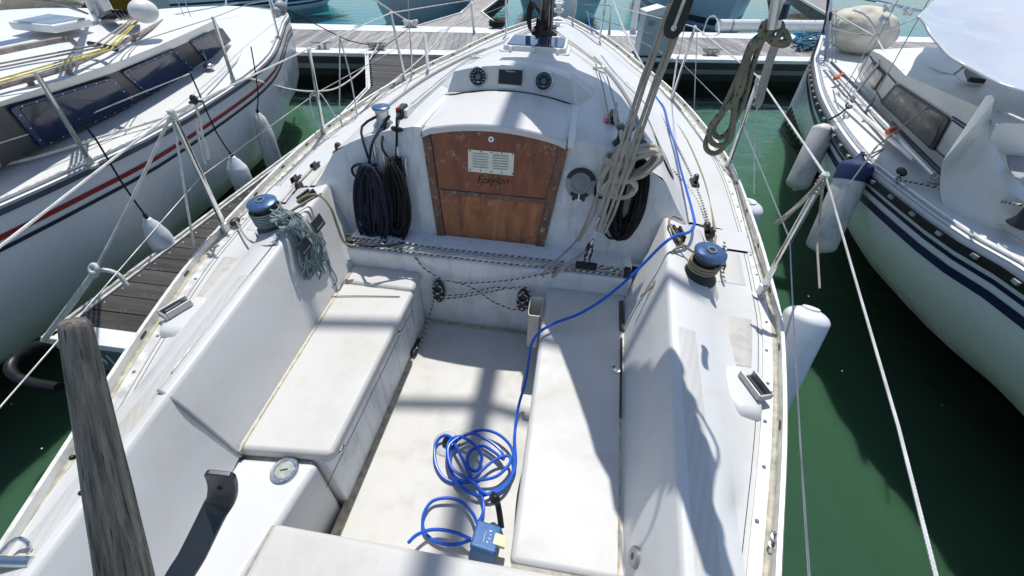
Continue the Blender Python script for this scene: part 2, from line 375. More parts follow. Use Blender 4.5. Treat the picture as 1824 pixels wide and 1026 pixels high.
def tag(o, label=None, cat=None, group=None, kind=None):
    if label: o['label'] = label
    if cat: o['category'] = cat
    if group: o['group'] = group
    if kind: o['kind'] = kind
    return o
def thing(name, loc, label, cat, group=None):
    o = bpy.data.objects.new(name, None); C.objects.link(o); o.location = loc; o.empty_display_size = .1
    return tag(o, label, cat, group)
def copy_tree(o, parent=None):
    c = o.copy(); C.objects.link(c)
    if parent: c.parent = parent
    for ch in list(o.children): copy_tree(ch, c)
    return c
def part(name, m, par, fn, **k):
    b = MB(); fn(b); return b.build(name, m, par, **k)
def text_mesh(s, txt, size, M, name, m, parent, shear=0, depth=.0006):
    cu = bpy.data.curves.new('t', 'FONT'); cu.body = txt; cu.size = size; cu.align_x = 'CENTER'; cu.align_y = 'CENTER'; cu.extrude = depth; cu.shear = shear
    to = bpy.data.objects.new('t', cu); C.objects.link(to); bpy.context.view_layer.update()
    me = bpy.data.meshes.new_from_object(to.evaluated_get(bpy.context.evaluated_depsgraph_get())); bpy.data.objects.remove(to)
    me.transform(M); me.materials.clear(); me.materials.append(m); me.name = name
    o = bpy.data.objects.new(name, me); C.objects.link(o); o.parent = parent
    if parent.type == 'EMPTY': o.matrix_parent_inverse = Matrix.Translation(-parent.location)
    return o
def frame(o, x, z):
    x = V(x).normalized(); z = V(z).normalized(); y = z.cross(x).normalized(); x = y.cross(z)
    return Matrix.Translation(V(o)) @ Matrix((x, y, z)).transposed().to_4x4()
def rod(b, a, c, r, n=8): b.tube([V(a), V(c)], r, n)
# ------------------------------------------------------------------ water
b = MB(); b.grid([[V((x, y, 0)) for x in (-400, -40, -8, 0, 8, 40, 400)] for y in (-300, -30, 0, 10, 40, 500)])
tag(b.build('water', WATER, None, smooth=False), kind='structure')
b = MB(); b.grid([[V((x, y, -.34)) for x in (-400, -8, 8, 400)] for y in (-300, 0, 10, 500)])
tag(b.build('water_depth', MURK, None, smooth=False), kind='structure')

# ------------------------------------------------------------------ our yacht
Y = thing('sailing_yacht', (0, 2.5, 0), 'white sailing yacht in the middle, open cockpit with weathered brown washboards and bare wooden tiller', 'sailboat')
RAIL = [(-1.3, .44), (-.9, .56), (-.3, .75), (.155, .908), (.45, 1.015), (.8, 1.145), (1.04, 1.225), (1.37, 1.322), (1.65, 1.378), (2.1, 1.452), (2.66, 1.515), (3.1, 1.53), (3.6, 1.495), (4.3, 1.39), (5.0, 1.21), (5.5, 1.035), (5.86, .92), (6.4, .70), (7.0, .385), (7.6, .03)]
ZR = [(-1, .95), (3, .955), (4.3, 1.0), (5.5, 1.07), (6.5, 1.15), (7.6, 1.23)]
def rx(y, s=-1): return interp(RAIL, y)+(0 if s < 0 else .026*max(0, min(1, (2.4-y)/1.0)))
zr = lambda y: interp(ZR, y)
def xt(y): return .80+(y-.6)*.085
def zt(y): return 1.037+(y-.6)*.055
def xb(y): return .703+(y-.58)*.058
# side decks and coamings, port (-1) and starboard (+1)
def side_deck(s):
    b = MB(); rows = []
    ys = [-1.2+.1*i for i in range(32)]
    ys = [y for y in ys if y < 1.94]+[1.945]
    for y in ys:
        X = rx(y, s); k = max(0, min(1, (y-1.1)/.5)); t = xt(y); z = zt(y); dz = zr(y)
        if s < 0 and y < .6: t += .012; z -= .012
        low = min(y, 1.676+(y-1.676)*.0) if y > 1.676 else y
        # inner face sinks to the seat; its forward end leans forward
        r = [V((s*xb(low), low, .652 if y < .6 else .672)), V((s*((xb(low)+t)*.5-.002), low+(y-low)*.5, .672+(z-.672)*.5)), V((s*(t-.006), y, z-.017)), V((s*(t+.001), y, z-.004)), V((s*(t+.012), y, z)),
             V((s*(t+.10), y, z-.022-.01*k)), V((s*(t+.17+.02*k), y, z-.05)), V((s*min(t+.25, X-.12), y, dz+.014)), V((s*(X-.075), y, dz+.004)), V((s*(X-.02), y, dz))]
        rows.append(r)
    b.grid(rows)
    return b
for s in (-1, 1): side_deck(s).build('side_deck', GEL, Y, ang=60)
# end faces of the coamings, the recess beside the bulkhead
def bulk_pt(x, z): return V((x, 1.95+.246*(z-.81), z))
def recess(b):
    for s in (s_0,):
        b.grid([[V((s*xb(1.676), 1.676, .672)), V((s*(xb(1.676)+xt(1.945))*.5, 1.81, .90)), V((s*(xt(1.945)-.0), 1.945, zt(1.945)-.01)), V((s*(xt(1.945)+.018), 1.945, zt(1.945)))],
                [V((s*.80, 1.96, .672)), V((s*.88, 1.99, .88)), V((s*(xt(1.945)+.03), 2.03, 1.0)), V((s*(xt(1.945)+.06), 2.03, 1.03))]])
        b.grid([[V((s*(xt(1.945)+.018), 1.945, zt(1.945))), V((s*(xt(1.945)+.10), 1.945, zt(1.945)-.032)), V((s*(xt(1.945)+.19), 1.945, zt(1.945)-.05)), V((s*(xt(1.945)+.25), 1.945, .969)), V((s*(rx(1.945, s)-.075), 1.945, .959)), V((s*(rx(1.945, s)-.02), 1.945, .955))],
                [V((s*(xt(1.945)+.05), 2.03, 1.0)), V((s*(xt(1.945)+.10), 2.06, .99)), V((s*1.10, 2.12, .985)), V((s*1.20, 2.13, .972)), V((s*(rx(2.13, s)-.075), 2.13, .961)), V((s*(rx(2.13, s)-.02), 2.13, .957))]])
for s_0 in (-1, 1): part('coaming_end', GEL, Y, recess, ang=50)
# cabin top, side decks and foredeck as one moulding
ST = [ # y, roof half width w, edge z, centre z, base half width, base z
    (2.02, .885, 1.262, 1.435, 1.085, .992), (2.13, .885, 1.265, 1.44, 1.085, .992), (2.6, .885, 1.28, 1.452, 1.10, .99), (3.2, .85, 1.29, 1.45, 1.07, .995), (3.8, .76, 1.29, 1.435, .98, 1.01),
    (4.4, .62, 1.285, 1.41, .85, 1.03), (4.9, .50, 1.27, 1.385, .71, 1.05), (5.3, .38, 1.24, 1.34, .56, 1.075), (5.7, .26, 1.19, 1.26, .40, 1.11), (6.05, .16, 1.15, 1.18, .26, 1.14)]
def roofz(x, y):
    w, ze, zc = [interp([(s[0], s[k]) for s in ST], y) for k in (1, 2, 3)]
    k = min(1, abs(x)/w); return zc-(zc-ze)*(k**2.6)
def cabin(b):
    rows = []; n = 26
    ys = [2.02+i*(6.05-2.02)/n for i in range(n+1)]
    def sec(y):
        w, ze, zc, wb, zb = [interp([(s[0], s[k]) for s in ST], y) for k in range(1, 6)]
        X = rx(y); h = []
        for i in range(9):
            x = w*i/8; h.append((x, zc-(zc-ze)*(i/8)**2.6))
        h[-1] = (w-.01, ze+.006); h.append((w+.02, ze-.025)); h.append((w+(wb-w)*.5, ze+(zb-ze)*.52)); h.append((wb-.02, zb+.03)); h.append((wb+.015, zb+.002))
        h.append(((wb+X)/2, (zb+zr(y))/2+.004)); h.append((X-.075, zr(y)+.004)); h.append((X-.02, zr(y)))
        ex = rx(y, 1)-rx(y); return [V((-x, y, z)) for x, z in h[::-1]]+[V((x+(ex if x > wb+.02 else 0), y, z)) for x, z in h[1:]]
    for y in ys: rows.append(sec(y))
    m = len(rows[0])
    for y in (6.4, 6.8, 7.2, 7.45, 7.58):
        X = rx(y); r = []
        for i in range(m):
            t = i/(m-1)*2-1; r.append(V((t*(X-.02), y, zr(y)+.03*(1-t*t)*min(1, X))))
        rows.append(r)
    # trim before the aft end: the part aft of the bulkhead's rake is cut by starting at the raked plane
    for i, p in enumerate(rows[0]):
        p.y = 1.95+.246*(p.z-.81)+.0
        if p.z < 1.0: p.y = 2.13
    for i, p in enumerate(rows[1]): p.y = max(p.y, rows[0][i].y+.03)
    b.grid(rows)
part('cabin_moulding', GEL, Y, cabin, ang=48)
def bulkhead(b):
    top = [V((x, 0, 0)) for x in (-1.085, -.985, -.895, -.885)]
    prof = [(-1.09, .985), (-.985, 1.12), (-.90, 1.245)]+[(-.885+.08851*i, roofz(-.885+.08851*i, 2.1)) for i in range(1, 20)]+[(.90, 1.245), (.985, 1.12), (1.09, .985)]
    lo = [(x, .80) for x, z in prof]
    b.grid([[bulk_pt(x, z)+V((0, .0, 0)) for x, z in prof], [bulk_pt(x*.99, (z+.8)/2) for x, z in prof], [bulk_pt(x*.97, z) for x, z in lo], [V((x, 1.86, .845)) for x, z in prof]])
part('cabin_bulkhead', BULK, Y, bulkhead, ang=60)
def shelf(b):
    # bridge deck: front face, ledge for the traveller, upper ledge
    for s in (0,):
        b.prism([V((-.80, 1.80, .25)), V((-.80, 1.772, .80)), V((-.80, 1.775, .815)), V((-.80, 1.83, .82)), V((-.80, 1.845, .846)), V((-.80, 1.97, .852)), V((-.80, 2.0, .25))], V((1.60, 0, 0)))
part('bridge_deck', BULK, Y, shelf, bevel=.012)
def sole(b): b.box((-.40, .0, .22), (.40, 1.82, .30)); 
part('cockpit_sole', SOLE, Y, sole)
def risers(b):
    # lockers' vertical faces below the seats
    b.box((-.80, .655, .05), (-.385, 1.615, .655)); b.box((-.80, 1.622, .05), (-.39, 1.775, .655))
part('locker_face', BULK, Y, risers, bevel=.012)
part('locker_face', BULK, Y, lambda b: b.box((.375, .0, .05), (.80, 1.775, .655)), bevel=.012)
part('seat', GRIP, Y, lambda b: b.prism([V((-.79, .622, .635)), V((-.360, .662, .635)), V((-.360, 1.612, .635)), V((-.79, 1.612, .635))], V((0, 0, .065))), bevel=.023, seg=4)
part('seat', GRIP, Y, lambda b: b.box((-.79, 1.624, .64), (-.372, 1.79, .697)), bevel=.026, seg=4)
part('seat', GRIP, Y, lambda b: b.box((.352, .424, .635), (.79, 1.79, .700)), bevel=.023, seg=4)
def quarter(b):
    b.prism([V((-.82, -1.2, .66)), V((-.455, -1.2, .66)), V((-.455, .30, .66)), V((-.412, .648, .66)), V((-.82, .612, .66))], V((0, 0, -.62)))
part('quarter_locker', GEL, Y, quarter, bevel=.03, seg=4)
part('seat', GRIP, Y, lambda b: b.box((-.434, -1.0, .64), (.80, .415, .705)), bevel=.022, seg=4, label='wide aft cockpit seat with fine non-slip surface')
part('aft_seat_face', GEL, Y, lambda b: b.box((-.40, -.95, .2), (.80, .385, .65)))
def liner(b): b.box((-.81, -1.2, .0), (.81, 2.0, .06))
part('bilge_liner', DGREY, Y, liner)
# moulded step on the port coaming, its shadow line put in as grey
def step(b):
    a = [V((-xb(.62)-.002, .618, .668)), V((-(xb(.62)+xt(.6))*.5+.004, .618, .86)), V((-xt(.6)+.01, .618, zt(.6)-.03)), V((-xt(.6)-.04, .628, zt(.6)+.004))]
    o = [V((.002, .0, .0)), V((.000, 0, 0)), V((.000, 0, 0)), V((0, 0, .003))]
    b.tube([p+q for p, q in zip(a, o)], .006, 6, smooth=5)
part('coaming_step_shade', GREYP, Y, step)
# seams, dark gaps and old sealant where the mouldings meet
GAP = plain('gap_tan_grey', (.34, .32, .27), .8, 0, .4, 30)  # tan-grey sealant colour for the joints between mouldings
for lo_, hi_ in (((-.79, 1.612, .60), (-.38, 1.624, .680)), ((-.80, .606, .60), (-.44, .650, .648)), ((-.452, -1.0, .6), (-.434, .415, .672)), ((.36, .414, .6), (.80, .425, .690))):
    part('seam', GAP, Y, lambda b: b.box(lo_, hi_))
def stain(b):
    b.prism([V((x, y, .299)) for x, y in [(-.392, .3), (-.392, 1.78)]+[(-.362+.004*math.sin(i*2.3)+.003*math.sin(i*5.1), 1.78-i*.06) for i in range(25)]], V((0, 0, .008))); b.box((.352, .36, .299), (.376, 1.78, .306)); b.box((-.39, 1.766, .299), (.376, 1.782, .308))
    b.tube([V((-xb(y)+.004, y, .699)) for y in (.62, 1.2, 1.70)], .0055, 5); b.tube([V((xb(y)-.004, y, .699)) for y in (.43, .9, 1.3)], .005, 5)
part('sealant', SEAL, Y, stain)
part('hinge_strip', GRIME, Y, lambda b: (b.tube([V((xb(1.0)-.004, 1.0, .702)), V((xb(1.45)-.004, 1.45, .703))], .006, 5), b.tube([V((xb(1.56)-.006, 1.50, .702)), V((xb(1.7)-.006, 1.72, .703))], .013, 5)))
# seam lines on deck
for s in (-1, 1):
    def ln(b):
        if s < 0: b.tube([V((s*(xt(y)+.045), y, zt(y)-.0075)) for y in [.60+.1*i for i in range(9)]], .0016, 4)
        b.tube([V((s*(rx(y, s)-.078), y, zr(y)+.0045)) for y in [-.8+.15*i for i in range(54)]], .0016, 4)
    part('deck_seam', GRIME, Y, ln)
for ya, yb_ in ((.70, .80), (1.40, 1.47)): part('locker_hinge', STEEL, Y, lambda b: b.tube([V((-xt(ya)-.047, ya, zt(ya)-.004)), V((-xt(yb_)-.047, yb_, zt(yb_)-.004))], .004, 6))
# moulded non-skid panels on the side decks and coaming tops
for s in (-1, 1):
    for y0, y1, gm in ((1.14, 1.42, GRIPD), (1.66, 1.92, GRIP)):
        def pn(b):
            n = int((y1-y0)/.08); rows = []
            for i in range(n+1):
                y = y0+(y1-y0)*i/n; X = rx(y, s); dz = zr(y); k = max(0, min(1, (y-1.1)/.5)); t = xt(y); z = zt(y)
                xa = min(t+.25, X-.12)+.02; xb2 = X-.10
                if xb2-xa < .02: continue
                e = .0018
                def h(x): return dz+.014+(x-min(t+.25, X-.12))/max(.01, (X-.075-min(t+.25, X-.12)))*(-.010)
                rows.append([V((s*xa, y, h(xa)-.001)), V((s*(xa+.006), y, h(xa)+e)), V((s*(xb2-.006), y, h(xb2)+e)), V((s*xb2, y, h(xb2)-.001))])
            b.grid(rows)
        part('nonskid_panel', gm, Y, pn, ang=80)
    def cp(b):
        rows = []
        for i in range(22):
            y = -.9+i*.10; t = xt(y)+(.012 if s < 0 and y < .6 else 0); z = zt(y)-(.012 if s < 0 and y < .6 else 0); k = max(0, min(1, (y-1.1)/.5))
            rows.append([V((s*(t+.028), y, z-.005+.0006)), V((s*(t+.034), y, z-.006+.0022)), V((s*(t+.094), y, z-.0202-.01*k+.0022)), V((s*(t+.10), y, z-.022-.01*k+.0010))])
        b.grid(rows)
    part('nonskid_panel', GRIP, Y, cp, ang=80)
# toe rail: slotted alloy angle on a sealed flange
for s in (-1, 1):
    ys = [-1.1+.1*i for i in range(87)]; ys = [y for y in ys if y < 7.5]
    b = MB(); rows = []
    for y in ys:
        X = rx(y, s); z = zr(y)
        rows.append([V((s*(X-a), y, z+h)) for a, h in ((.062, .004), (.062, .010), (.010, .012), (.006, .046), (-.006, .048), (-.012, .040), (-.012, -.03), (.0, -.034))])
    b.grid(rows); tr = b.build('toe_rail', RAILA, Y, ang=25)
    b = MB(); b.grid([[V((s*(rx(y, s)-a), y, zr(y)+h)) for a, h in ((.026, .0118), (.022, .0145), (.013, .0145), (.0095, .020))] for y in ys]); b.build('rail_grime', MOSS, tr)
    b = MB()
    for i in range(46):
        y = -.8+i*.17; X = rx(y, s)
        if X < .1: continue
        b.lathe([(.0065, 0), (.0065, .002), (.004, .0042), (0, .0044)], (s*(X-.05+.006*(i % 2)), y, zr(y)+.0105), n=10)
    b.build('rail_screws', STEEL, tr)
    b = MB()
    for i in range(20):
        y = -.6+i*.37; X = rx(y, s)
        if X < .15: continue
        dx = (rx(y+.02, s)-rx(y-.02, s))/.04; d = V((s*dx, 1, 0)).normalized(); nn = V((d.y, -d.x, 0))*s
        c = V((s*(X-.005), y, zr(y)+.028)); ring = []
        for k in range(12):
            an = 6.283*k/12; ring.append(c+d*(.022*max(-1, min(1, 1.5*math.cos(an))))+V((0, 0, .007*math.sin(an)))-nn*.004)
        b.prism(ring, nn*.0125)
    b.build('rail_slots', GRIME, tr)
# hull
def hull_rows(RT_, zf, fl, y0, y1, n=36):
    rows = []
    for i in range(n+1):
        y = y0+(y1-y0)*i/n; X = RT_(y); k = min(1, X/.5)
        rows.append([V((s*max(.0, X*a-bb*k), y+dy*(1-k)*1.0, z)) for s, a, bb, z, dy in fl(y, X)])
    return rows
def hull(b):
    rows = []
    for i in range(45):
        y = -1.1+8.7*i/44; X = rx(y); z = zr(y); k = min(1, X/.9); q = max(0, (y-6.2)/1.4)
        half = [(X-.004, 0, z-.005), (X-.006, 0, z-.04), (X-.03*k, -.05*q, z*.7), (X-.10*k, -.15*q, z*.4), (X-.26*k, -.3*q, .12), (X*.75-.12*k, -.5*q, -.08), (X*.4, -.8*q, -.3), (0, -1.0*q, -.42)]
        ex = rx(y, 1)-rx(y); rows.append([V((-max(a, 0), y+d, h)) for a, d, h in half]+[V((max(a, 0)+(ex if a > .5 else 0), y+d, h)) for a, d, h in half[::-1][1:]])
    b.grid(rows)
    b.poly(rows[0])
part('hull', HULLW, Y, hull)

# ---- companionway: frame, washboards, sliding hatch
fx = lambda z: .300+(z-.846)*.135
def strip(b, x0, x1, z0, z1, t=.016, n=10):
    """plate on the bulkhead plane between x0(z), x1(z)"""
    nrm = V((0, -1, .246)).normalized()
    for i in range(n):
        a, c = z0+(z1-z0)*i/n, z0+(z1-z0)*(i+1)/n
        b.prism([bulk_pt(x0(a), a), bulk_pt(x1(a), a), bulk_pt(x1(c), c), bulk_pt(x0(c), c)], nrm*t)
CW = thing('x', (0, 0, 0), None, None); bpy.data.objects.remove(CW)
part('frame_trim', MAHT, Y, lambda b: strip(b, lambda z: -fx(z)-.012, lambda z: -fx(z)+.034, .846, 1.412, .020, 1), bevel=.003)
part('frame_trim', MAHT, Y, lambda b: strip(b, lambda z: fx(z)-.036, lambda z: fx(z)+.012, .846, 1.405, .020, 1), bevel=.003)
def washb(z0, z1, top):
    b = MB(); nrm = V((0, -1, .246)).normalized(); pts = []
    pts += [bulk_pt(-fx(z0)+.036, z0), bulk_pt(fx(z0)-.038, z0)]
    if top:
        for i in range(13):
            x = (fx(z1)-.038)*(1-2*i/12); pts.append(bulk_pt(x, z1+.035*(1-(x/.36)**2)))
    else: pts += [bulk_pt(fx(z1)-.038, z1), bulk_pt(-fx(z1)+.036, z1)]
    b.prism([p+nrm*.001 for p in pts], nrm*.010); return b
wb1 = washb(1.112, 1.412, True).build('washboard', MAHO, Y, bevel=.002, label='upper brown washboard with vent and carved name')
wb2 = washb(.850, 1.108, False).build('washboard', MAHL, Y, bevel=.002, label='lower washboard, varnish worn orange')
part('threshold', MAHT, wb2, lambda b: strip(b, lambda z: -fx(z)+.04, lambda z: fx(z)-.042, 1.082, 1.109, .017, 1), bevel=.004)
nrmB = V((0, -1, .246)).normalized(); FB = lambda px, py, off=.0: P(px, py, pl=(bulk_pt(0, 1)+nrmB*off, nrmB))
def vent(b):
    q = [FB(834, 266, .013), FB(916, 273, .013), FB(914, 313, .013), FB(834, 305, .013)]
    b.prism(q, nrmB*.002)
    ex = (q[1]-q[0]).normalized(); ez = (q[0]-q[3]).normalized(); h = (q[0]-q[3]).length; w_ = (q[1]-q[0]).length
    for c in (0.10, .54):
        for i in range(6):
            o = q[3]+ex*w_*c+ez*h*(.16+i*.12)+nrmB*.002
            b.prism([o, o+ex*w_*.34, o+ex*w_*.34+nrmB*.006+ez*.001, o+nrmB*.006+ez*.001], ez*h*.06)
    return q
ve = part('vent_plate', plain('cream_vent_metal', (.80, .76, .62), .4, .2, .15, 30), wb1, vent)
def vscrew(b):
    for i in range(5):
        for y0, y1 in ((268.5, 275), (302, 310)):
            k = .04+.23*i; p = FB(834+82*k, y0+(y1-y0)*k, .0155); b.lathe([(.004, 0), (.003, .0015), (0, .002)], p, nrmB, 8)
part('vent_screws', GRIME, ve, vscrew)
def vslots(b):
    q = [FB(834, 266, .0156), FB(916, 273, .0156), FB(914, 313, .0156), FB(834, 305, .0156)]
    ex = (q[1]-q[0]).normalized(); ez = (q[0]-q[3]).normalized(); h = (q[0]-q[3]).length; w_ = (q[1]-q[0]).length
    for c in (0.10, .54):
        for i in range(6):
            o = q[3]+ex*w_*c+ez*h*(.235+i*.12); b.prism([o, o+ex*w_*.34, o+ex*w_*.34+nrmB*.0015, o+nrmB*.0015], ez*h*.03)
part('vent_slots', plain('vent_slot_grey', (.42, .42, .46), .5), ve, vslots)
lk = part('lock', STEEL, wb1, lambda b: b.lathe([(.0165, 0), (.0165, .004), (.014, .0065), (.010, .0065), (.009, .003), (.0, .003)], FB(875, 248, .011), nrmB, 24))
part('keyhole', BLACK, lk, lambda b: b.lathe([(.0055, 0), (.0055, .003), (0, .003)], FB(875, 248, .014), nrmB, 12))
Mx = frame(FB(876, 321, .0108), FB(910, 323)-FB(840, 319), nrmB)
text_mesh(None, 'Epsylon', .057, Mx, 'carved_name', plain('carved_shadow', (.008, .003, .002), .9), wb1, shear=.45, depth=.0010)
def slide(b):
    rows = []
    for y, dz in ((2.030, -.026), (2.030, .0), (2.036, .007), (2.06, .009), (2.3, .012), (2.63, .010)):
        r = []
        for i in range(17):
            x = -.372+.744*i/16; z = 1.418+.052*(1-(x/.372)**2)+dz
            if i in (0, 16): z -= .012
            r.append(V((x, y+(.012 if abs(x) > .36 else 0), z)))
        r = [V((r[0].x, y, 1.395))]+r+[V((r[-1].x, y, 1.395))]
        rows.append(r)
    b.grid(rows)
    b.grid([rows[0], [p+V((0, .05, -.0)) for p in rows[0]]])
sh = part('sliding_hatch', GEL, Y, slide, ang=40)
def guides(s):
    b = MB(); b.box((s*.376 if s > 0 else -.412, 2.045, 1.385), (.412 if s > 0 else -.376, 2.62, 1.432)); return b
guides(-1).build('hatch_guide', WHITEP, Y, bevel=.004)
guides(1).build('hatch_guide', WHITEP, Y, bevel=.004)
# ---- instrument pod
PC = [V((-.392, 2.60, 1.402)), V((.392, 2.60, 1.402))]
def podz(x, top): return (1.607-.055*(x/.36)**2) if top else (1.448+.03*(1-(x/.39)**2))
def pod(b):
    rows = []
    for y, zt_, w_ in ((2.60, 0, .390), (2.612, .03, .388), (2.664, .97, .352), (2.69, 1, .345), (2.86, .9, .35), (3.06, .35, .38), (3.14, .0, .40)):
        r = []
        for i in range(17):
            x = w_*(i/8-1); z0 = 1.418+.02*(1-(i/8-1)**2); z1 = podz(x, True); r.append(V((x, y, z0+(z1-z0)*zt_+(.022 if y < 2.62 else 0))))
        w2 = w_+.05+.10*(y > 2.7); r = [V((-w2, y, roofz(w2, y)-.004))]+r+[V((w2, y, roofz(w2, y)-.004))]
        rows.append(r)
    b.grid(rows); b.grid([[V((p.x, 2.598, roofz(p.x, 2.6)-.01)) for p in rows[0]], rows[0]])
POD = part('instrument_pod', GEL, Y, pod, ang=30)
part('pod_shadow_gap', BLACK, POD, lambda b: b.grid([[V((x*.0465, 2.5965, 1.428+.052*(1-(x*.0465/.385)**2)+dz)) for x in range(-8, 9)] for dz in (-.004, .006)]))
nP = (V((0, 2.612, 1.448))-V((0, 2.664, 1.602))).cross(V((1, 0, 0))).normalized()
if nP.y > 0: nP = -nP
pP = (V((0, 2.612, 1.452)), nP); GP = lambda px, py, off=0: P(px, py, pl=(pP[0]+nP*off, nP))
def gauge(px, py, kind):
    c = GP(px, py, .002); M = frame(c, (1, 0, 0), nP)
    g = MB(); g.lathe([(.056, 0), (.056, .008), (.053, .012), (.048, .012), (.047, .009), (.047, .002)], c, nP, 36); g = g.build('gauge', STEEL, POD)
    part('gauge_dial', DIAL, g, lambda b: b.lathe([(.0475, .0), (.0475, .0085), (0, .0085)], c, nP, 36))
    def tk(b):
        N = 11 if kind == 0 else 25
        for i in range(N):
            a = math.radians(225-270*i/(N-1)); L = .009 if (kind == 0 or i % 4 == 0) else .004
            q = M @ Matrix.Rotation(a, 4, 'Z'); wd = .0022 if kind == 0 else .0011
            b.box((.041-L, -wd/2, .0088), (.041, wd/2, .0094), q)
        b.box((-.010, -.030, .0088), (.010, -.0265, .0094), M)
    part('dial_marks', WHITEP, g, tk)
    a = math.radians(215 if kind == 0 else 200)
    part('needle', plain('needle_grey%d' % kind, (.12, .12, .13), .4), g, lambda b: (b.lathe([(.015, .009), (.015, .0105), (0, .0105)], c, nP, 20), b.prism([M @ Matrix.Rotation(a, 4, 'Z') @ V(p) for p in ((0, -.002, .011), (.036, -.0006, .011), (.036, .0006, .011), (0, .002, .011))], nP*.0008)))
gauge(852, 137, 0); gauge(968.5, 145, 1)
dc = GP(909.5, 137, .001); MD = frame(dc, GP(950, 140)-GP(870, 134), nP)
dp = part('display_bracket', WHITEP, POD, lambda b: b.box((-.066, -.062, .0), (.066, .062, .007), MD), bevel=.004)
dd = part('display', BLACK, POD, lambda b: b.box((-.070, -.042, .006), (.070, .038, .020), MD), bevel=.006, seg=4)
part('display_screws', GREYP, dp, lambda b: [b.lathe([(.003, 0), (0, .0015)], MD @ V((x, y, .007)), nP, 8) for x in (-.052, .052) for y in (-.054, .054)])
text_mesh(None, 'Raymarine', .0125, MD @ Matrix.Translation((0, .027, .0204)), 'display_lettering', WHITEP, dd)
# ---- deck hatch
def rbox(b, x0, x1, y0, y1, z0, z1, r, tp=0):
    def ring(z, ins):
        o = []
        for cx, cy, a0 in ((x1-r, y1-r, 0), (x0+r, y1-r, 90), (x0+r, y0+r, 180), (x1-r, y0+r, 270)):
            for k in range(5):
                a = math.radians(a0+22.5*k); o.append(V((cx+(r-ins)*math.cos(a), cy+(r-ins)*math.sin(a), z)))
        return o
    b.grid([ring(z0, 0), ring(z1-.006, tp), ring(z1, tp+.006)], True, True)
DH = part('deck_hatch', WHITEP, Y, lambda b: (rbox(b, -.30, .30, 3.93, 4.46, 1.40, 1.432, .06), rbox(b, -.275, .275, 3.95, 4.44, 1.43, 1.468, .055, .006)))
part('hatch_pane', HATCHG, DH, lambda b: rbox(b, -.248, .248, 3.975, 4.415, 1.46, 1.4735, .04, .002))
part('hatch_hinge', WHITEP, DH, lambda b: [b.box((x-.014, 3.915, 1.41), (x+.014, 3.955, 1.47)) for x in (-.2, 0, .2)], bevel=.005)
# ---- mast and boom
def mastpts(z, k=1): return [V((.058*k*math.cos(6.283*i/20), 4.97+.085*k*math.sin(6.283*i/20), z)) for i in range(20)]
MS = part('mast', plain('grey_mast', (.20, .21, .20), .45, .5, .2, 10), Y, lambda b: b.grid([mastpts(z) for z in (1.37, 3, 6, 9, 11.6)], True, True))
part('mast_halyard', RUBBER, MS, lambda b: [b.tube([V((.075*math.cos(a_), 4.95+.10*math.sin(a_), 1.45)), V((.07*math.cos(a_+.2), 4.95+.10*math.sin(a_+.2), 2.2)), V((.065*math.cos(a_), 4.97+.09*math.sin(a_), 6))], .007, 5) for a_ in (-2.4, -1.9, -1.3, -.8, -.3, .1)])
part('mast_halyard', R_GREY, MS, lambda b: [b.tube([V((.085*math.cos(a_), 4.95+.11*math.sin(a_), 1.45)), V((.08*math.cos(a_-.2), 4.95+.11*math.sin(a_-.2), 2.2)), V((.065*math.cos(a_), 4.97+.09*math.sin(a_), 6))], .006, 5) for a_ in (-2.1, -1.0, -.5)])
part('mast_foot', plain('grimy_mast_foot', (.05, .055, .045), .7, 0, .5, 12), MS, lambda b: (b.grid([mastpts(1.36, 1.45), mastpts(1.40, 1.42), mastpts(1.405, 1.12), mastpts(1.62, 1.10)], True, True), b.box((-.13, 4.90, 1.40), (.13, 5.04, 1.43))))
def spreader(b):
    for s in (-1, 1): b.tube([V((0, 4.97, 8.05)), V((s*.95, 4.85, 8.1))], .036, 8)
part('spreaders', ALU, MS, spreader)
def turning(b):
    for k in range(7):
        a = -2.6+k*.75; c = V((.1*math.cos(a), 4.95+.12*math.sin(a), 1.46)); b.lathe([(.026, -.014), (.026, .014)], c, (math.cos(a+1), math.sin(a+1), .1), 12)
part('turning_blocks', BLACK, MS, turning)
BE = V((.86, 1.12, 2.50)); BG = V((0, 4.86, 2.52))
BO = part('boom', ALU, Y, lambda b: b.tube([BG, BE], .045, 12))
part('vang', BLACK, BO, lambda b: b.tube([V((.0, 4.86, 1.52)), BG.lerp(BE, .28)], .014, 6))
# furled sail: unseen flat slab by the boom, outline shaped for the cockpit shadow
SH = [(-.26, 3.77), (-.24, 4.17), (.06, 4.22), (.30, 4.16), (.37, 3.98), (.58, 3.86), (.69, 3.66), (.80, 3.2), (.885, 2.96), (.76, 2.6), (.72, 2.3), (.73, 2.08), (.80, 1.82), (.855, 1.70), (.875, 1.52), (.90, 1.40), (.885, 1.28), (.889, 1.155), (.86, 1.23), (.825, 1.295), (.787, 1.36), (.74, 1.40), (.705, 1.42), (.565, 1.83), (.42, 2.25), (.24, 2.54), (.10, 2.78), (.03, 3.1), (-.08, 3.5)]
rj = random.Random(5); SHJ = []
for i_, (p_, q_) in enumerate(zip(SH, SH[1:]+SH[:1])):
    n_ = 4 if 8 <= i_ <= 22 else 2
    for k_ in range(n_): SHJ.append((p_[0]+(q_[0]-p_[0])*k_/n_+(rj.uniform(-.013, .013) if 10 <= i_ <= 22 else 0), p_[1]+(q_[1]-p_[1])*k_/n_+(rj.uniform(-.012, .012) if 10 <= i_ <= 22 else 0)))
SH = SHJ
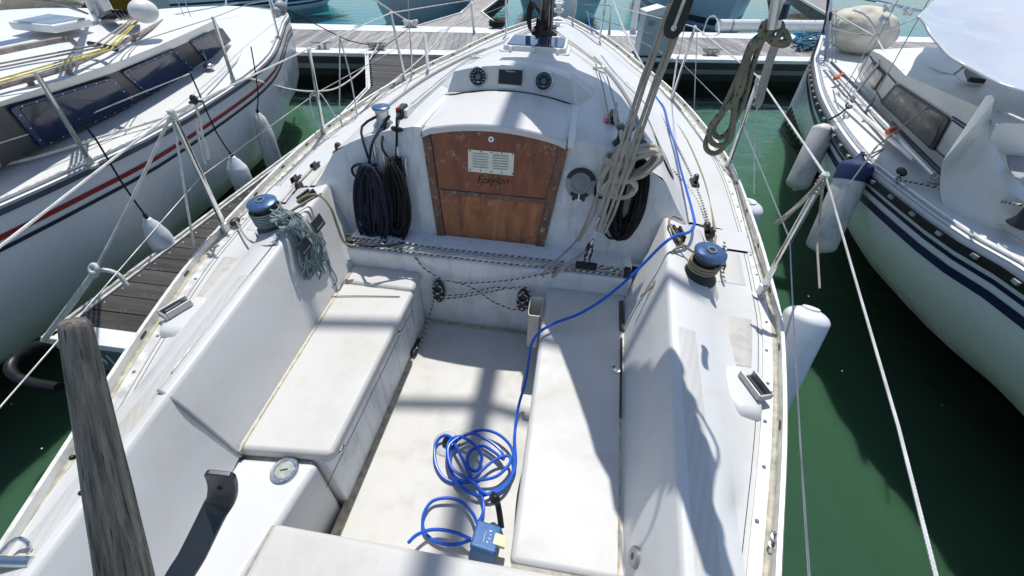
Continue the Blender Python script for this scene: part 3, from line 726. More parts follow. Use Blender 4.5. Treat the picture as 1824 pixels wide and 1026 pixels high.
def sail(b):
    ins = [V((x, y, 2.46)) for x, y in SH]; cen = V((.42, 2.7, 0)); cen2 = V((.12, 3.8, 0))
    n = len(ins)
    up = [p+V((0, 0, .07+.02*math.sin(i*1.7))) for i, p in enumerate(ins)]
    b.grid([[p+V((0, 0, .0)) for p in ins], [p+V((.0, 0, .03)) for p in ins], up], True, True)
part('shadow_rope_loop', R_GREY, Y, lambda b: [b.tube(q_, .006, 6, smooth=4) for q_ in ([V((.74, 1.42, 2.46)), V((.76, 1.32, 2.40)), V((.73, 1.24, 2.38)), V((.69, 1.30, 2.42)), V((.68, 1.42, 2.46))], [V((.80, 1.40, 2.46)), V((.835, 1.22, 2.40)), V((.86, 1.12, 2.48))], [V((.87, 1.55, 2.46)), V((.93, 1.42, 2.42)), V((.89, 1.33, 2.45))])])  # unseen rope loops added for their thin shadows on the coaming
FS = part('furled_mainsail', CANVAS, Y, sail, smooth=False)
# ---- winches
def winch(c, r, h, ax, drum, cap, name='winch', label=None):
    c = V(c); ax = V(ax).normalized(); b = MB()
    b.lathe([(r*1.25, -.02), (r*1.25, .006), (r*1.02, .02*h/.13), (r*.78, .26*h), (r*.74, .55*h), (r*.80, .74*h), (r*.98, .80*h), (r*.98, .84*h)], c, ax, 36)
    w0 = b.build(name, drum, Y, label=label)
    part('winch_cap', cap, w0, lambda b: b.lathe([(r*.7, .80*h), (r*1.04, .86*h), (r*1.05, .89*h), (r*.98, .915*h), (r*.45, .955*h), (r*.34, .955*h)], c, ax, 36))
    part('handle_socket', STEEL, w0, lambda b: b.lathe([(r*.34, .93*h), (r*.33, .99*h), (r*.2, .99*h), (r*.18, .93*h), (0, .93*h)], c, ax, 16))
    part('socket_hole', BLACK, w0, lambda b: b.lathe([(r*.19, .94*h), (r*.19, .965*h), (0, .965*h)], c, ax, 8))
    part('cap_screws', STEEL, w0, lambda b: [b.lathe([(r*.07, 0), (0, .002)], c+ax*.925*h+(ax.orthogonal().normalized()*math.cos(k*2.09)+ax.cross(ax.orthogonal().normalized())*math.sin(k*2.09))*r*.72, ax, 8) for k in range(3)])
    return w0
WAX = V((.04, -.10, 1))
WR = V((1.030, 1.575, 1.035)); WL = V((-1.040, 1.600, 1.035))
def podm(c, r, s):
    b = MB(); c = V(c); b.lathe([(r*1.9, -.075), (r*1.6, -.045), (r*1.32, -.012), (r*1.28, 0)], c, (0, 0, 1), 28); return b
podm(WR, .062, 1).build('winch_base', GEL, Y); podm(WL, .062, -1).build('winch_base', GEL, Y)
winch(WR, .066, .165, (.06, -.10, 1), plain('black_winch_drum', (.022, .022, .024), .42, 0, .2, 30), BLUEP, label='black self-standing winch with blue cap beside the blue cable')
winch(WL, .066, .165, (-.05, -.10, 1), plain('dark_winch_drum', (.05, .055, .055), .45, 0, .3, 30), BLUEP, label='black winch buried under green and white sheet')
cw = P(668, 236, z=1.36); winch((-.64, 2.20, 1.365), .047, .115, (0, -.05, 1), ALU, BLUEP, label='small bright winch on the cabin top')
winch((.66, 2.20, 1.365), .047, .115, (0, -.05, 1), BLACK, plain('dark_cap', (.05, .05, .055), .3), label='small black winch on the cabin top under the tan coil')
# ---- stanchions, lifelines
stz = [(1.60, 1.345, -1.350), (3.02, 1.50, -1.46), (4.21, 1.335, -1.33)]
STAN = []
def stanchion(base, top):
    base, top = V(base), V(top); b = MB(); b.tube([base, top], .0128, 10)
    o = b.build('stanchion', STEEL, Y)
    part('stanchion_base', ALU, o, lambda b: (b.lathe([(.03, -.004), (.03, .004), (.019, .008), (.0185, .06), (.015, .062)], base, top-base, 14),))
    part('stanchion_cap', WHITEP, o, lambda b: b.lathe([(.0145, -.012), (.0145, .003), (.007, .012), (0, .013)], top, top-base, 10))
    return o
for pb, pt in (((405, 414), (306, 202)), ((1352, 525), (1470, 312)), ((578, 240), (550, 87)), ((1295, 300), (1352, 138)), ((723, 146), (696, 23)), ((1196, 179), (1238, 48)), ):
    z0 = .955 if pb[1] > 200 else 1.0
    b0 = P(*pb, z=z0); t0 = P(*pt, y=b0.y+.01); t0.z = min(t0.z, z0+.63)
    stanchion(b0, t0); STAN.append(t0)
for pb, pt in (((1085, 62), (1088, 10)), ((845, 62), (838, 0))):
    b0 = P(*pb, z=1.1); t0 = P(*pt, y=b0.y)
    stanchion(b0, t0); STAN.append(t0)
def life(b, pts, r=.0045): b.tube(pts, r, 6)
part('lifeline', R_LIFE, Y, lambda b: life(b, [V((-.70, -.75, 1.56)), P(-40, 470, x=-1.2)]+[STAN[0]]+[STAN[2], STAN[4], STAN[7], P(930, -12, y=7.2)]), label='white upper lifeline on the port side')
part('lifeline', R_LIFE, Y, lambda b: life(b, [STAN[1], STAN[3], STAN[5], STAN[6], P(1040, 8, y=6.9)]), label='white upper lifeline on the starboard side')
def midp(i, k=.5): return [P(*q) if 0 else None for q in ()]
bases = [P(405, 414, z=.955), P(1352, 525, z=.955), P(578, 240, z=.955), P(1295, 300, z=.955), P(723, 146, z=1.0), P(1196, 179, z=1.0)]
ml = lambda i: bases[i].lerp(STAN[i], .52)
part('lifeline', WIRE, Y, lambda b: life(b, [V((-.70, -.75, 1.26)), P(-30, 760, x=-1.15), ml(0), ml(2), ml(4), P(905, 8, y=6.9)], .0025), label='thin wire lower lifeline on the port side')
part('lifeline', WIRE, Y, lambda b: life(b, [V((.72, -.75, 1.28)), P(1444, 1060, x=.98), P(1426, 800, x=1.2), P(1413, 560, x=1.38), ml(1), ml(3), ml(5), P(1043, 20, y=6.9)], .0028), label='thin lower lifeline on the starboard side')
part('lifeline', R_LIFE, Y, lambda b: life(b, [STAN[1], P(1530, 520, x=1.36), P(1600, 760, x=1.22), P(1672, 1045, x=1.08), V((.78, -.7, 1.56))], .0036), label='white coated lifeline running aft on the starboard side')
# ---- bow gear glimpsed behind the mast
def pulpit(b):
    b.tube([V((-.62, 6.35, 1.16)), V((-.60, 6.42, 1.72)), V((-.30, 7.15, 1.78)), V((0, 7.55, 1.80)), V((.30, 7.15, 1.78)), V((.60, 6.42, 1.72)), V((.62, 6.35, 1.16))], .0125, 8, smooth=5)
    for s in (-1, 1): b.tube([V((s*.22, 7.2, 1.2)), V((s*.25, 7.22, 1.78))], .0125, 8)
part('pulpit', STEEL, Y, pulpit)
part('forestay', WIRE, Y, lambda b: b.tube([V((0, 7.5, 1.25)), V((0, 4.97, 11.0))], .004, 6))
part('furler_drum', WHITEP, Y, lambda b: b.lathe([(.07, 0), (.075, .02), (.04, .03), (.04, .09), (.075, .1), (.07, .12)], (0, 7.38, 1.32), (0, -.2, 1), 20))
part('bow_cleat', ALU, Y, lambda b: (b.tube([V((-.05, 6.9, 1.24)), V((.12, 6.95, 1.24))], .012, 8), b.box((.0, 6.9, 1.19), (.06, 6.95, 1.24))))
for s in (-1, 1):
    part('shroud', WIRE, Y, lambda b: b.tube([V((s*1.33, 4.55, 1.01)), V((s*.9, 4.85, 8.1))], .004, 6))
    q = part('chainplate', STEEL, Y, lambda b: (b.box((s*1.33-.004, 4.53, 1.0), (s*1.33+.004, 4.57, 1.06)), b.tube([V((s*1.33, 4.55, 1.06)), V((s*1.30, 4.57, 1.35))], .008, 6)))
part('turnbuckle_sleeve', WHITEP, Y, lambda b: b.tube([P(762, 124, z=1.04), P(757, 62, y=4.35)], .016, 8))
# ---- genoa tracks on deck
def gtrack(s, ys, off, name='genoa_track'):
    b = MB(); b.grid([[V((s*(rx(y, s)-off(y)+a), y, zr(y)+h)) for a, h in ((-.013, .006), (-.013, .014), (-.006, .022), (.006, .022), (.013, .014), (.013, .006))] for y in ys], False)
    return b.build(name, ALU, Y, ang=20)
for s in (-1, 1):
    g = gtrack(s, [1.9+.1*i for i in range(30)], lambda y: .27+.03*(y-1.9))
    for y in (2.05, 2.65):
        part('track_car', BLACK, g, lambda b: (b.box((s*(rx(y)-.27-.03*(y-1.9))-.024, y-.05, .975), (s*(rx(y)-.27-.03*(y-1.9))+.024, y+.05, 1.0)), b.lathe([(.028, -.012), (.03, 0), (.028, .012)], (s*(rx(y)-.27-.03*(y-1.9)), y, 1.02), (1, 0, 0), 14)), bevel=.004)
# cabin top rails and control-line tracks
def rtrack(b):
    b.tube([V((-.80, 2.55, roofz(.8, 2.55)+.01)), V((-.74, 3.2, roofz(.74, 3.2)+.012)), V((-.62, 3.9, roofz(.62, 3.9)+.012)), V((-.52, 4.4, roofz(.52, 4.4)+.01))], .011, 6, smooth=5)
part('handrail', GREYP, Y, rtrack)
part('handrail', GREYP, Y, lambda b: b.tube([V((.80, 2.45, roofz(.8, 2.45)+.01)), V((.76, 3.0, roofz(.76, 3.0)+.012)), V((.66, 3.6, roofz(.66, 3.6)+.012)), V((.52, 4.3, roofz(.52, 4.3)+.01))], .011, 6, smooth=5))
# port window in the starboard cabin side
for s in (-1, 1):
    def pw(b):
        r = []
        for i in range(24):
            a = 6.283*i/24; r.append((2.85+.36*max(-1, min(1, 1.3*math.cos(a))), .5+.30*max(-1, min(1, 1.2*math.sin(a)))))
        pts = []
        for y, k in r:
            w_, ze, wb, zb = [interp([(q[0], q[j]) for q in ST], y) for j in (1, 2, 4, 5)]
            pts.append(V((s*(w_+(wb-w_)*(1-k)+.004), y, zb+(ze-zb)*k)))
        b.prism(pts, V((s*.004, 0, .002)))
    part('portlight', BLUEG, Y, pw)
# ------------------------------------------------------------------ traveller, blocks, fittings of the cockpit
def trav(b):
    A, B = V((-.785, 1.795, .83)), V((.775, 1.80, .83))
    for p, h in ((0, .0),): b.box((-.785, 1.786, .822), (.775, 1.812, .842)); b.box((-.785, 1.790, .842), (.775, 1.796, .848)); b.box((-.785, 1.802, .842), (.775, 1.808, .848))
TR = part('traveller_track', ALU, Y, trav, bevel=.0015, seg=1)
part('track_dark_strip', GRIME, TR, lambda b: b.box((-.79, 1.812, .818), (.78, 1.836, .8225)))  # thin dark strip laid behind the track
part('track_holes', BLACK, TR, lambda b: [b.lathe([(.004, 0), (.004, .001), (0, .001)], (-.70+i*.1, 1.799, .8425), n=8) for i in range(15)])
part('track_end_stop', BLACK, TR, lambda b: [b.box((x-.018, 1.775, .82), (x+.018, 1.822, .866)) for x in (-.775, .77)], bevel=.005)
CARX = .549
part('traveller_car', BLACK, TR, lambda b: (b.box((CARX-.055, 1.782, .846), (CARX+.055, 1.816, .872)), b.tube([V((CARX-.016, 1.799, .87)), V((CARX-.012, 1.799, .905)), V((CARX+.012, 1.799, .905)), V((CARX+.016, 1.799, .87))], .004, 6)), bevel=.004)
part('control_line', R_WB, TR, lambda b: [b.tube(q, .0048, 7, smooth=5) for q in (
    [V((-.77, 1.778, .838)), V((-.4, 1.772, .835)), V((.1, 1.773, .832)), V((.5, 1.775, .838)), V((.74, 1.778, .834))],
    [V((-.77, 1.82, .855)), V((-.5, 1.824, .862)), V((-.3, 1.818, .853)), V((.2, 1.818, .853)), V((.48, 1.81, .858))],
    [V((.60, 1.80, .868)), V((.64, 1.79, .873)), V((.70, 1.77, .862)), V((.74, 1.79, .855)), V((.69, 1.80, .866)), V((.62, 1.787, .864))],
    [V((-.77, 1.80, .853)), V((-.68, 1.79, .866)), V((-.60, 1.80, .860)), V((-.55, 1.785, .848)), V((-.45, 1.775, .843))])])
CL = lambda px, py, o=.0: P(px, py, y=1.768-o)
part('control_line', R_WB, Y, lambda b: [b.tube(q, .0046, 7, smooth=6) for q in (
    [P(738, 457, y=1.77), CL(757, 479, .012), CL(790, 498, .02), CL(838, 511, .02), CL(880, 538, .02), CL(918, 552, .03), CL(936, 546, .035)],
    [P(1020, 478, y=1.765), CL(965, 489, .01), CL(900, 500, .012), CL(840, 504, .012), CL(806, 502, .02), CL(790, 497, .03)],
    [CL(790, 532, .03), CL(830, 528, .012), CL(872, 520, .014), CL(915, 512, .02), CL(938, 513, .03), CL(946, 530, .03)],
    [CL(792, 527, .03), CL(835, 523, .016), CL(880, 512, .016), CL(920, 515, .03)],
    [CL(776, 520, .02), P(766, 560, y=1.74), P(757, 590, z=.33), P(748, 612, z=.325), P(741, 622, z=.33)])], label='flecked control line crossed between the two cheek blocks')
def cheek(px, py):
    c = CL(px, py, .0); b = MB()
    n = 20; o = [V((c.x+.036*math.cos(6.283*i/n)*(1 if abs(math.sin(6.283*i/n)) < .75 else .95), c.y, c.z+.080*math.sin(6.283*i/n))) for i in range(n)]
    b.prism(o, V((0, -.034, 0))); k = b.build('cheek_block', BLACK, Y, bevel=.008)
    part('cheek_block_rope', R_WB, k, lambda b: [b.tube([V((c.x+s*.006, c.y-.036, c.z+.078)), V((c.x-s*.030, c.y-.042, c.z+.03)), V((c.x+s*.024, c.y-.044, c.z-.018)), V((c.x+s*.034, c.y-.03, c.z-.062))], .004, 6, smooth=5) for s in (-1, 1)])
    part('block_pin', STEEL, k, lambda b: b.lathe([(.006, 0), (.004, .004), (0, .0045)], (c.x, c.y-.034, c.z-.055), (0, -1, 0), 10))
cheek(783, 515); cheek(932, 531)
# jam block on the sole edge
part('foot_block', BLACK, Y, lambda b: (b.box((-.385, 1.48, .302), (-.362, 1.60, .33)), b.blob((-.372, 1.50, .322), (.02, .035, .018))), bevel=.003)
# mainsheet tackle
LB = V((CARX, 1.79, .955)); UB = P(1207, 24, y=1.66)
def fiddle(c, ax, w_, h_, name='mainsheet_block', label=None):
    ax = V(ax).normalized(); u = ax.cross(V((0, 1, 0))).normalized(); v = u.cross(ax); M = Matrix.Translation(c) @ Matrix((u, v, ax)).transposed().to_4x4()
    def plate(b, y0, y1, k=1):
        n = 24; o = []
        for i in range(n):
            a = 6.283*i/n; y = math.sin(a); wd = w_*(1-.18*(y+1)/2)*k; o.append(M @ V((wd*max(-1, min(1, 1.25*math.cos(a))), y0, h_*k*max(-1, min(1, 1.05*y)))))
        b.prism(o, (M.to_3x3() @ V((0, y1-y0, 0))))
    b = MB(); plate(b, -.022, -.014); plate(b, .014, .022); plate(b, -.012, .012, .86)
    k = b.build(name, BLACK, Y, bevel=.002, label=label)
    part('block_strap', ALU, k, lambda b: (b.box((-.005, -.025, -h_*.62), (.005, -.0225, h_*1.05), M), b.box((-.005, .0225, -h_*.62), (.005, .025, h_*1.05), M), [b.lathe([(.009, -.002), (.009, .003), (.004, .005), (0, .005)], M @ V((0, s*.024, z)), M.to_3x3() @ V((0, s, 0)), 12) for z in (-h_*.62, h_*.35) for s in (-1, 1)]))
    return k
SAX = (UB-LB).normalized()
fiddle(UB+SAX*.02, SAX, .034, .088, label='large black upper mainsheet block')
lb = fiddle(LB+SAX*.005, SAX, .020, .042, label='small black lower mainsheet block')
part('block_becket', STEEL, lb, lambda b: (b.tube([LB-SAX*.03, LB-SAX*.06], .004, 6), b.tube([LB+SAX*.04, LB+SAX*.07, LB+SAX*.085], .007, 8)))
part('boom_strap', STEEL, BO, lambda b: b.tube([UB+SAX*.08, BG.lerp(BE, .84)], .006, 6))
part('mainsheet', R_GREY, Y, lambda b: [b.tube(q, .0074, 8) for q in (
    [P(1058, 412, y=1.775), P(1070, 372, y=1.765), P(1144, 140, y=1.70), P(1194, 5, y=1.655)],
    [P(1064, 412, y=1.765), P(1078, 375, y=1.755), P(1150, 145, y=1.69), P(1202, -2, y=1.645)],
    [P(1071, 414, y=1.775), P(1087, 376, y=1.765), P(1166, 145, y=1.70), P(1219, 5, y=1.655)],
    [P(1077, 414, y=1.785), P(1094, 380, y=1.775), P(1172, 150, y=1.69), P(1227, 8, y=1.645)])]+
    [b.tube([P(1046, 446, y=1.78), P(1030, 458, y=1.74), P(1003, 476, y=1.71), P(985, 492, z=.78), P(968, 512, z=.62), P(955, 540, z=.48), P(948, 575, z=.38)], .0085, 8, smooth=5),
     b.tube([P(1060, 350, y=1.93), P(1047, 388, y=1.90), P(1025, 430, y=1.85), P(995, 460, y=1.76), P(972, 480, y=1.72), P(963, 510, z=.63), P(952, 540, z=.50)], .0055, 8, smooth=5)], label='grey four-part mainsheet tackle')
part('sheet_shackle', STEEL, Y, lambda b: (b.tube([P(1056, 420, y=1.775), P(1062, 400, y=1.77), P(1068, 385, y=1.76)], .010, 6)))
# winch-handle pocket on the seat front
def pocket(b):
    o = []; cx, cy = .310, 1.60; n = 20
    for a in range(n):
        t = 6.283*a/n; o.append((max(-1, min(1, 1.3*math.cos(t)))*.033, max(-1, min(1, 1.3*math.sin(t)))*.070+.0*math.sin(3*t)))
    rows = [[V((cx+x*k, cy+y*k+dy, z)) for x, y in o] for z, k, dy in ((.44, .55, 0), (.445, .8, 0), (.46, .94, 0), (.70, 1.0, 0), (.706, 1.05, 0), (.706, .98, 0), (.69, .93, 0), (.5, .88, 0))]
    b.grid(rows, True, True)
part('winch_handle_pocket', plain('cream_pvc', (.60, .58, .52), .45), Y, pocket, ang=50)
# locker latches
def latch(p):
    b = MB(); p = V(p)
    b.tube([p+V((.004, .0, .035)), p+V((.012, 0, .02)), p+V((.010, 0, -.015))], .006, 6); b.tube([p+V((.004, -.018, -.03)), p+V((.016, -.006, -.022)), p+V((.016, .008, -.022)), p+V((.004, .018, -.03))], .005, 6, smooth=3)
    b.box((p.x, p.y-.014, p.z+.012), (p.x+.005, p.y+.014, p.z+.045)); b.box((p.x, p.y-.012, p.z-.045), (p.x+.005, p.y+.012, p.z-.015))
    return b.build('locker_latch', STEEL, Y, bevel=.001)
latch(P(603, 793, x=-.383)); latch(P(708, 584, x=-.388))
part('lid_cut', GRIME, Y, lambda b: (b.box((-.3852, .60, .560), (-.3838, 1.60, .563)), b.box((-.3852, 1.597, .45), (-.3838, 1.600, .64))))
st_ = P(661, 668, x=-.378); part('sticker', WHITEP, Y, lambda b: b.prism([st_+V((0, y, z)) for y, z in ((-.035, -.012), (.02, -.03), (.035, .012), (-.02, .03))], V((.0012, 0, 0))))
# deck fillers, drain plate, pipe
def filler(c, n, r, dark=False, name='deck_filler'):
    c = V(c); b = MB(); b.lathe([(r, 0), (r, .004), (r*.93, .007), (r*.70, .007), (r*.68, .004), (0, .004)], c, n, 36); o = b.build(name, STEEL, Y)
    part('filler_plug', plain('plug_%d' % int(c.x*100), (.30, .34, .30), .45, .4, .3, 40), o, lambda b: b.lathe([(r*.67, .003), (r*.66, .006), (r*.2, .0062), (0, .006)], c, n, 30))
    M = frame(c, (1, .4, 0), n); part('plug_slot', BLACK, o, lambda b: b.box((-r*.28, -r*.06, .005), (r*.28, r*.06, .0066), M))
    for k in range(3): part('filler_screw', GREYP, o, lambda b: b.lathe([(r*.06, 0), (0, .0012)], M @ V((r*.82*math.cos(k*2.09+.5), r*.82*math.sin(k*2.09+.5), .007)), n, 8))
filler(P(507, 838, z=.662), (0, 0, 1), .050)
cn = V((-.97, 0, .24)).normalized()
cR = P(1131, 992, x=.735); nn = V((-.967, .05, .25)).normalized(); fr = MB(); fc = P(1131, 992, pl=(V((xb(.45), .45, .672))+nn*.004, nn))
fr.lathe([(.030, -.012), (.030, .004), (.026, .009), (.010, .009), (.009, .002), (0, .002)], fc, nn, 30); fo = fr.build('coaming_boss', plain('grey_metal_boss', (.32, .31, .32), .4, .6), Y)
part('boss_hole', BLACK, fo, lambda b: b.lathe([(.009, .003), (.009, .0096), (0, .0094)], fc, nn, 12))
dcx = P(796, 790, z=.30)
dr = part('drain_plate', plain('grey_drain_plate', (.44, .45, .45), .5, .1), Y, lambda b: b.lathe([(.066, 0), (.066, .003), (.06, .006), (0, .006)], dcx, (0, 0, 1), 40))
part('plate_screws', GREYP, dr, lambda b: [b.lathe([(.004, 0), (0, .0015)], dcx+V((.055*math.cos(k*1.047), .055*math.sin(k*1.047), .006)), n=8) for k in range(6)])
part('drain_elbow', RUBBER, dr, lambda b: b.tube([dcx+V((-.005, -.004, .004)), dcx+V((.0, .0, .03)), dcx+V((.02, .012, .035))], .018, 10, smooth=4))
# scupper pipe
part('hose_elbow', RUBBER, Y, lambda b: b.tube([V((.372, 1.02, .36)), V((.36, .95, .33)), V((.345, .80, .315)), V((.352, .66, .31))], .008, 8, smooth=4))
# round socket on the bulkhead
sc_ = FB(1034, 326, .0); so_ = part('bulkhead_socket', BLACK, Y, lambda b: b.lathe([(.079, 0), (.079, .010), (.075, .014), (.060, .014), (.058, .010), (0, .010)], sc_, nrmB, 40))
part('socket_lid', plain('grey_lid', (.22, .24, .27), .4), so_, lambda b: b.lathe([(.057, .010), (.057, .0165), (.053, .018), (.040, .016), (.037, .014), (.014, .018), (0, .019)], sc_, nrmB, 36))
def sband(b):
    ex = V((1, 0, 0)); ez = nrmB.cross(ex).normalized(); ez = ez if ez.z > 0 else -ez
    def arc(r0, r1, a0, a1, o, h):
        n = 12; pt = [o+sc_+ex*r1*math.cos(math.radians(a0+(a1-a0)*i/n))+ez*r1*math.sin(math.radians(a0+(a1-a0)*i/n)) for i in range(n+1)]+[o+sc_+ex*r0*math.cos(math.radians(a1-(a1-a0)*i/n))+ez*r0*math.sin(math.radians(a1-(a1-a0)*i/n)) for i in range(n+1)]
        b.prism(pt, nrmB*h)
    return arc
sx_ = V((1, 0, 0)); sz_ = nrmB.cross(sx_).normalized(); sz_ = sz_ if sz_.z > 0 else -sz_
MSK = Matrix.Translation(sc_) @ Matrix((sx_, sz_, nrmB)).transposed().to_4x4()
def sector(b, r0, r1, a0, a1, z0, z1):
    n = 14; A = [math.radians(a0+(a1-a0)*i/n) for i in range(n+1)]
    b.prism([MSK @ V((r1*math.cos(a), r1*math.sin(a), z0)) for a in A]+[MSK @ V((r0*math.cos(a), r0*math.sin(a), z0)) for a in A[::-1]], nrmB*(z1-z0))
for a0_ in (-48, 162): part('socket_ring', GREYP, so_, lambda b: sector(b, .056, .0785, a0_, a0_+66, .013, .0165))
part('socket_tab', BLACK, so_, lambda b: (b.box((-.034, -.094, .002), (.034, -.066, .014), MSK), None), bevel=.006)
part('socket_pin', ALU, so_, lambda b: (b.box((-.004, -.086, .014), (.004, -.055, .020), MSK), b.box((-.017, -.091, .014), (.017, -.084, .019), MSK)))
# vent plates on the port coaming behind the coil
def cplate(px, py):
    y = 1.45 if px < 560 else 1.62
    c = P(px, py, x=-.80); ex = V((0, 1, .06)).normalized(); ez = V((-.24, 0, 1)).normalized(); n_ = ex.cross(ez); n_ = n_ if n_.x > 0 else -n_
    M = frame(c+n_*.002, ex, n_)
    o = part('instrument_plate', DGREY, Y, lambda b: b.box((-.045, -.032, 0), (.045, .032, .006), M), bevel=.003)
    part('plate_buttons', GREYP, o, lambda b: [b.box((-.03+i*.013, -.02, .006), (-.022+i*.013, -.012, .0075), M) for i in range(5)])
cplate(541, 440); cplate(565, 398)
# mooring fairleads in raised pads
for s, (px, py) in ((-1, (317, 553)), (1, (1343, 690))):
    c = P(px, py, z=.975)
    def pad(b):
        pts = []
        for i in range(28):
            a = 6.283*i/28; pts.append((c.x-s*.035+.072*math.cos(a)*(1.15 if math.cos(a)*s < 0 else .8), c.y-.01+.115*max(-1, min(1, 1.15*math.sin(a)))))
        rows = []
        for k, z in ((1.0, .950), (.93, .964), (.82, .976), (.6, .978), (.0, .979)):
            rows.append([V((c.x-s*.035+(x-c.x+s*.035)*k, c.y-.01+(y-c.y+.01)*k, z)) for x, y in pts])
        b.grid(rows, True)
    pd = part('fairlead_pad', GEL, Y, pad, ang=70)
    M = Matrix.Translation((c.x-s*.002, c.y, .970)) @ Matrix.Rotation(s*.34, 4, 'Z') @ Matrix.Scale(.80, 4)
    fl = part('fairlead', plain('fairlead_grey_%d' % s, (.40, .41, .41), .45, .5, .15, 40), Y, lambda b: (b.box((-.034, -.070, .0), (.034, .070, .012), M), b.box((-.036, -.072, .01), (-.026, .072, .046), M), b.box((.024, -.062, .01), (.036, .062, .050), M), b.box((-.034, -.074, .008), (.036, -.060, .040), M)), bevel=.004)
    part('fairlead_roller', BLACK, fl, lambda b: (b.tube([M @ V((-.02, .03, .022)), M @ V((-.02, -.045, .022))], .010, 10), b.box((-.026, -.058, .0125), (.024, .060, .014), M)))
# clam cleats near the coaming tips
for s in (-1, 1):
    c = V((s*(xt(1.80)+.055), 1.80, zt(1.80)+.000)); M = frame(c, V((s*.10, -1, 0)), (s*.15, 0, 1))
    k = part('jam_cleat', BLACK, Y, lambda b: (b.box((-.055, -.022, -.01), (.055, .022, .010), M), b.box((-.05, -.022, .008), (.05, -.010, .026), M), b.box((-.05, .010, .008), (.05, .022, .026), M)), bevel=.003)
# rope clutch with red lever and small blocks on the port cabin top
kc = V((-.555, 2.30, 1.385))
kk = part('rope_clutch', BLACK, Y, lambda b: b.box((kc.x-.030, kc.y-.05, kc.z-.01), (kc.x+.010, kc.y+.05, kc.z+.062)), bevel=.008)
part('clutch_cheek', ALU, kk, lambda b: b.box((kc.x+.012, kc.y-.04, kc.z-.005), (kc.x+.034, kc.y+.07, kc.z+.052)), bevel=.004)
part('clutch_lever', RED, kk, lambda b: b.box((kc.x-.018, kc.y-.054, kc.z+.05), (kc.x-.006, kc.y-.02, kc.z+.068)), bevel=.003)
k2 = part('rope_clutch', BLACK, Y, lambda b: b.box((.60, 2.46, 1.37), (.645, 2.60, 1.425)), bevel=.008)
part('clutch_lever', RED, k2, lambda b: b.box((.565, 2.44, 1.375), (.59, 2.50, 1.40)), bevel=.003)
part('fairlead_ring', BLACK, Y, lambda b: b.tube([FB(707, 230, .02)+V((.024*math.cos(a), -.014*math.sin(a), .012*math.sin(a))) for a in [6.283*i/16 for i in range(16)]], .009, 8, closed=True))
for px, py in ((671, 268), (688, 285), (713, 277), (726, 297)):
    c = FB(px, py, .0); part('halyard_cleat', ALU, Y, lambda b: (b.tube([c+V((0, -.004, -.05))+nrmB*.02, c+nrmB*.028, c+V((0, .004, .05))+nrmB*.02], .009, 8, smooth=4), b.tube([c, c+nrmB*.026], .012, 8)))
# halyards over the cabin top
part('halyard', WIRE, Y, lambda b: [b.tube(q, .004, 6) for q in (
    [V((-.545, 2.34, 1.43)), V((-.515, 3.0, 1.435)), V((-.45, 3.75, 1.44)), V((-.08, 4.85, 1.47))], [V((-.53, 2.36, 1.42)), V((-.50, 3.0, 1.43)), V((-.43, 3.75, 1.44)), V((-.07, 4.83, 1.46))])], label='dark halyards over the port cabin top')
part('halyard', R_GREY, Y, lambda b: [b.tube(q, .0045, 6) for q in (
    [V((.640, 2.3, 1.43)), V((.63, 2.6, 1.43)), V((.60, 3.35, 1.42)), V((.56, 3.72, 1.42)), V((.1, 4.85, 1.47))], [V((.595, 2.42, 1.41)), V((.56, 3.1, 1.43)), V((.52, 3.72, 1.43)), V((.08, 4.86, 1.46))])], label='grey halyards over the starboard cabin top')
part('deck_organiser', ALU, Y, lambda b: b.box((.50, 3.67, 1.395), (.60, 3.74, 1.415)), bevel=.004); part('deck_organiser', ALU, Y, lambda b: b.box((-.50, 3.72, 1.395), (-.40, 3.79, 1.415)), bevel=.004)
# ---- weathered tiller lashed upright
t0 = P(133, 575, d=.50); t1 = P(225, 1040, d=.60)
def til(b):
    dr_ = (t1-t0); e = t0+dr_*2.1; pts = [t0+dr_*(-.010), t0, t0+dr_*.012, t0+dr_*.05]+[t0+dr_*(.1+.1*i) for i in range(20)]
    n = 18; u = dr_.normalized(); a = u.cross(V((0, 0, 1))).normalized(); c = u.cross(a)
    rows = []
    for j, p in enumerate(pts):
        k = max(0, (p-t0).dot(u))/dr_.length; r = (.0144+.0150*k)
        if j < 3: r *= (.70, .90, .985)[j]
        row = []
        for i in range(n):
            an = 6.283*i/n; q = abs(math.cos(an))**4+abs(math.sin(an))**4; rr = r*(q**(-.25))**.45*(1+.02*noise.noise(V((i*.7, k*4, 0))))
            row.append(p+(a*math.cos(an)+c*math.sin(an))*rr)
        rows.append(row)
    b.grid(rows, True, True)
TI = part('tiller', TILW, Y, til, ang=70, label='weathered grey wooden tiller standing upright')
for px, py in ((129, 815), (145, 878)):
    k = ((py-575)/465); c = P(px, py, d=.50+.10*k-.022); part('bolt_hole', BLACK, TI, lambda b: b.blob(c, (.0035, .0035, .0035)))
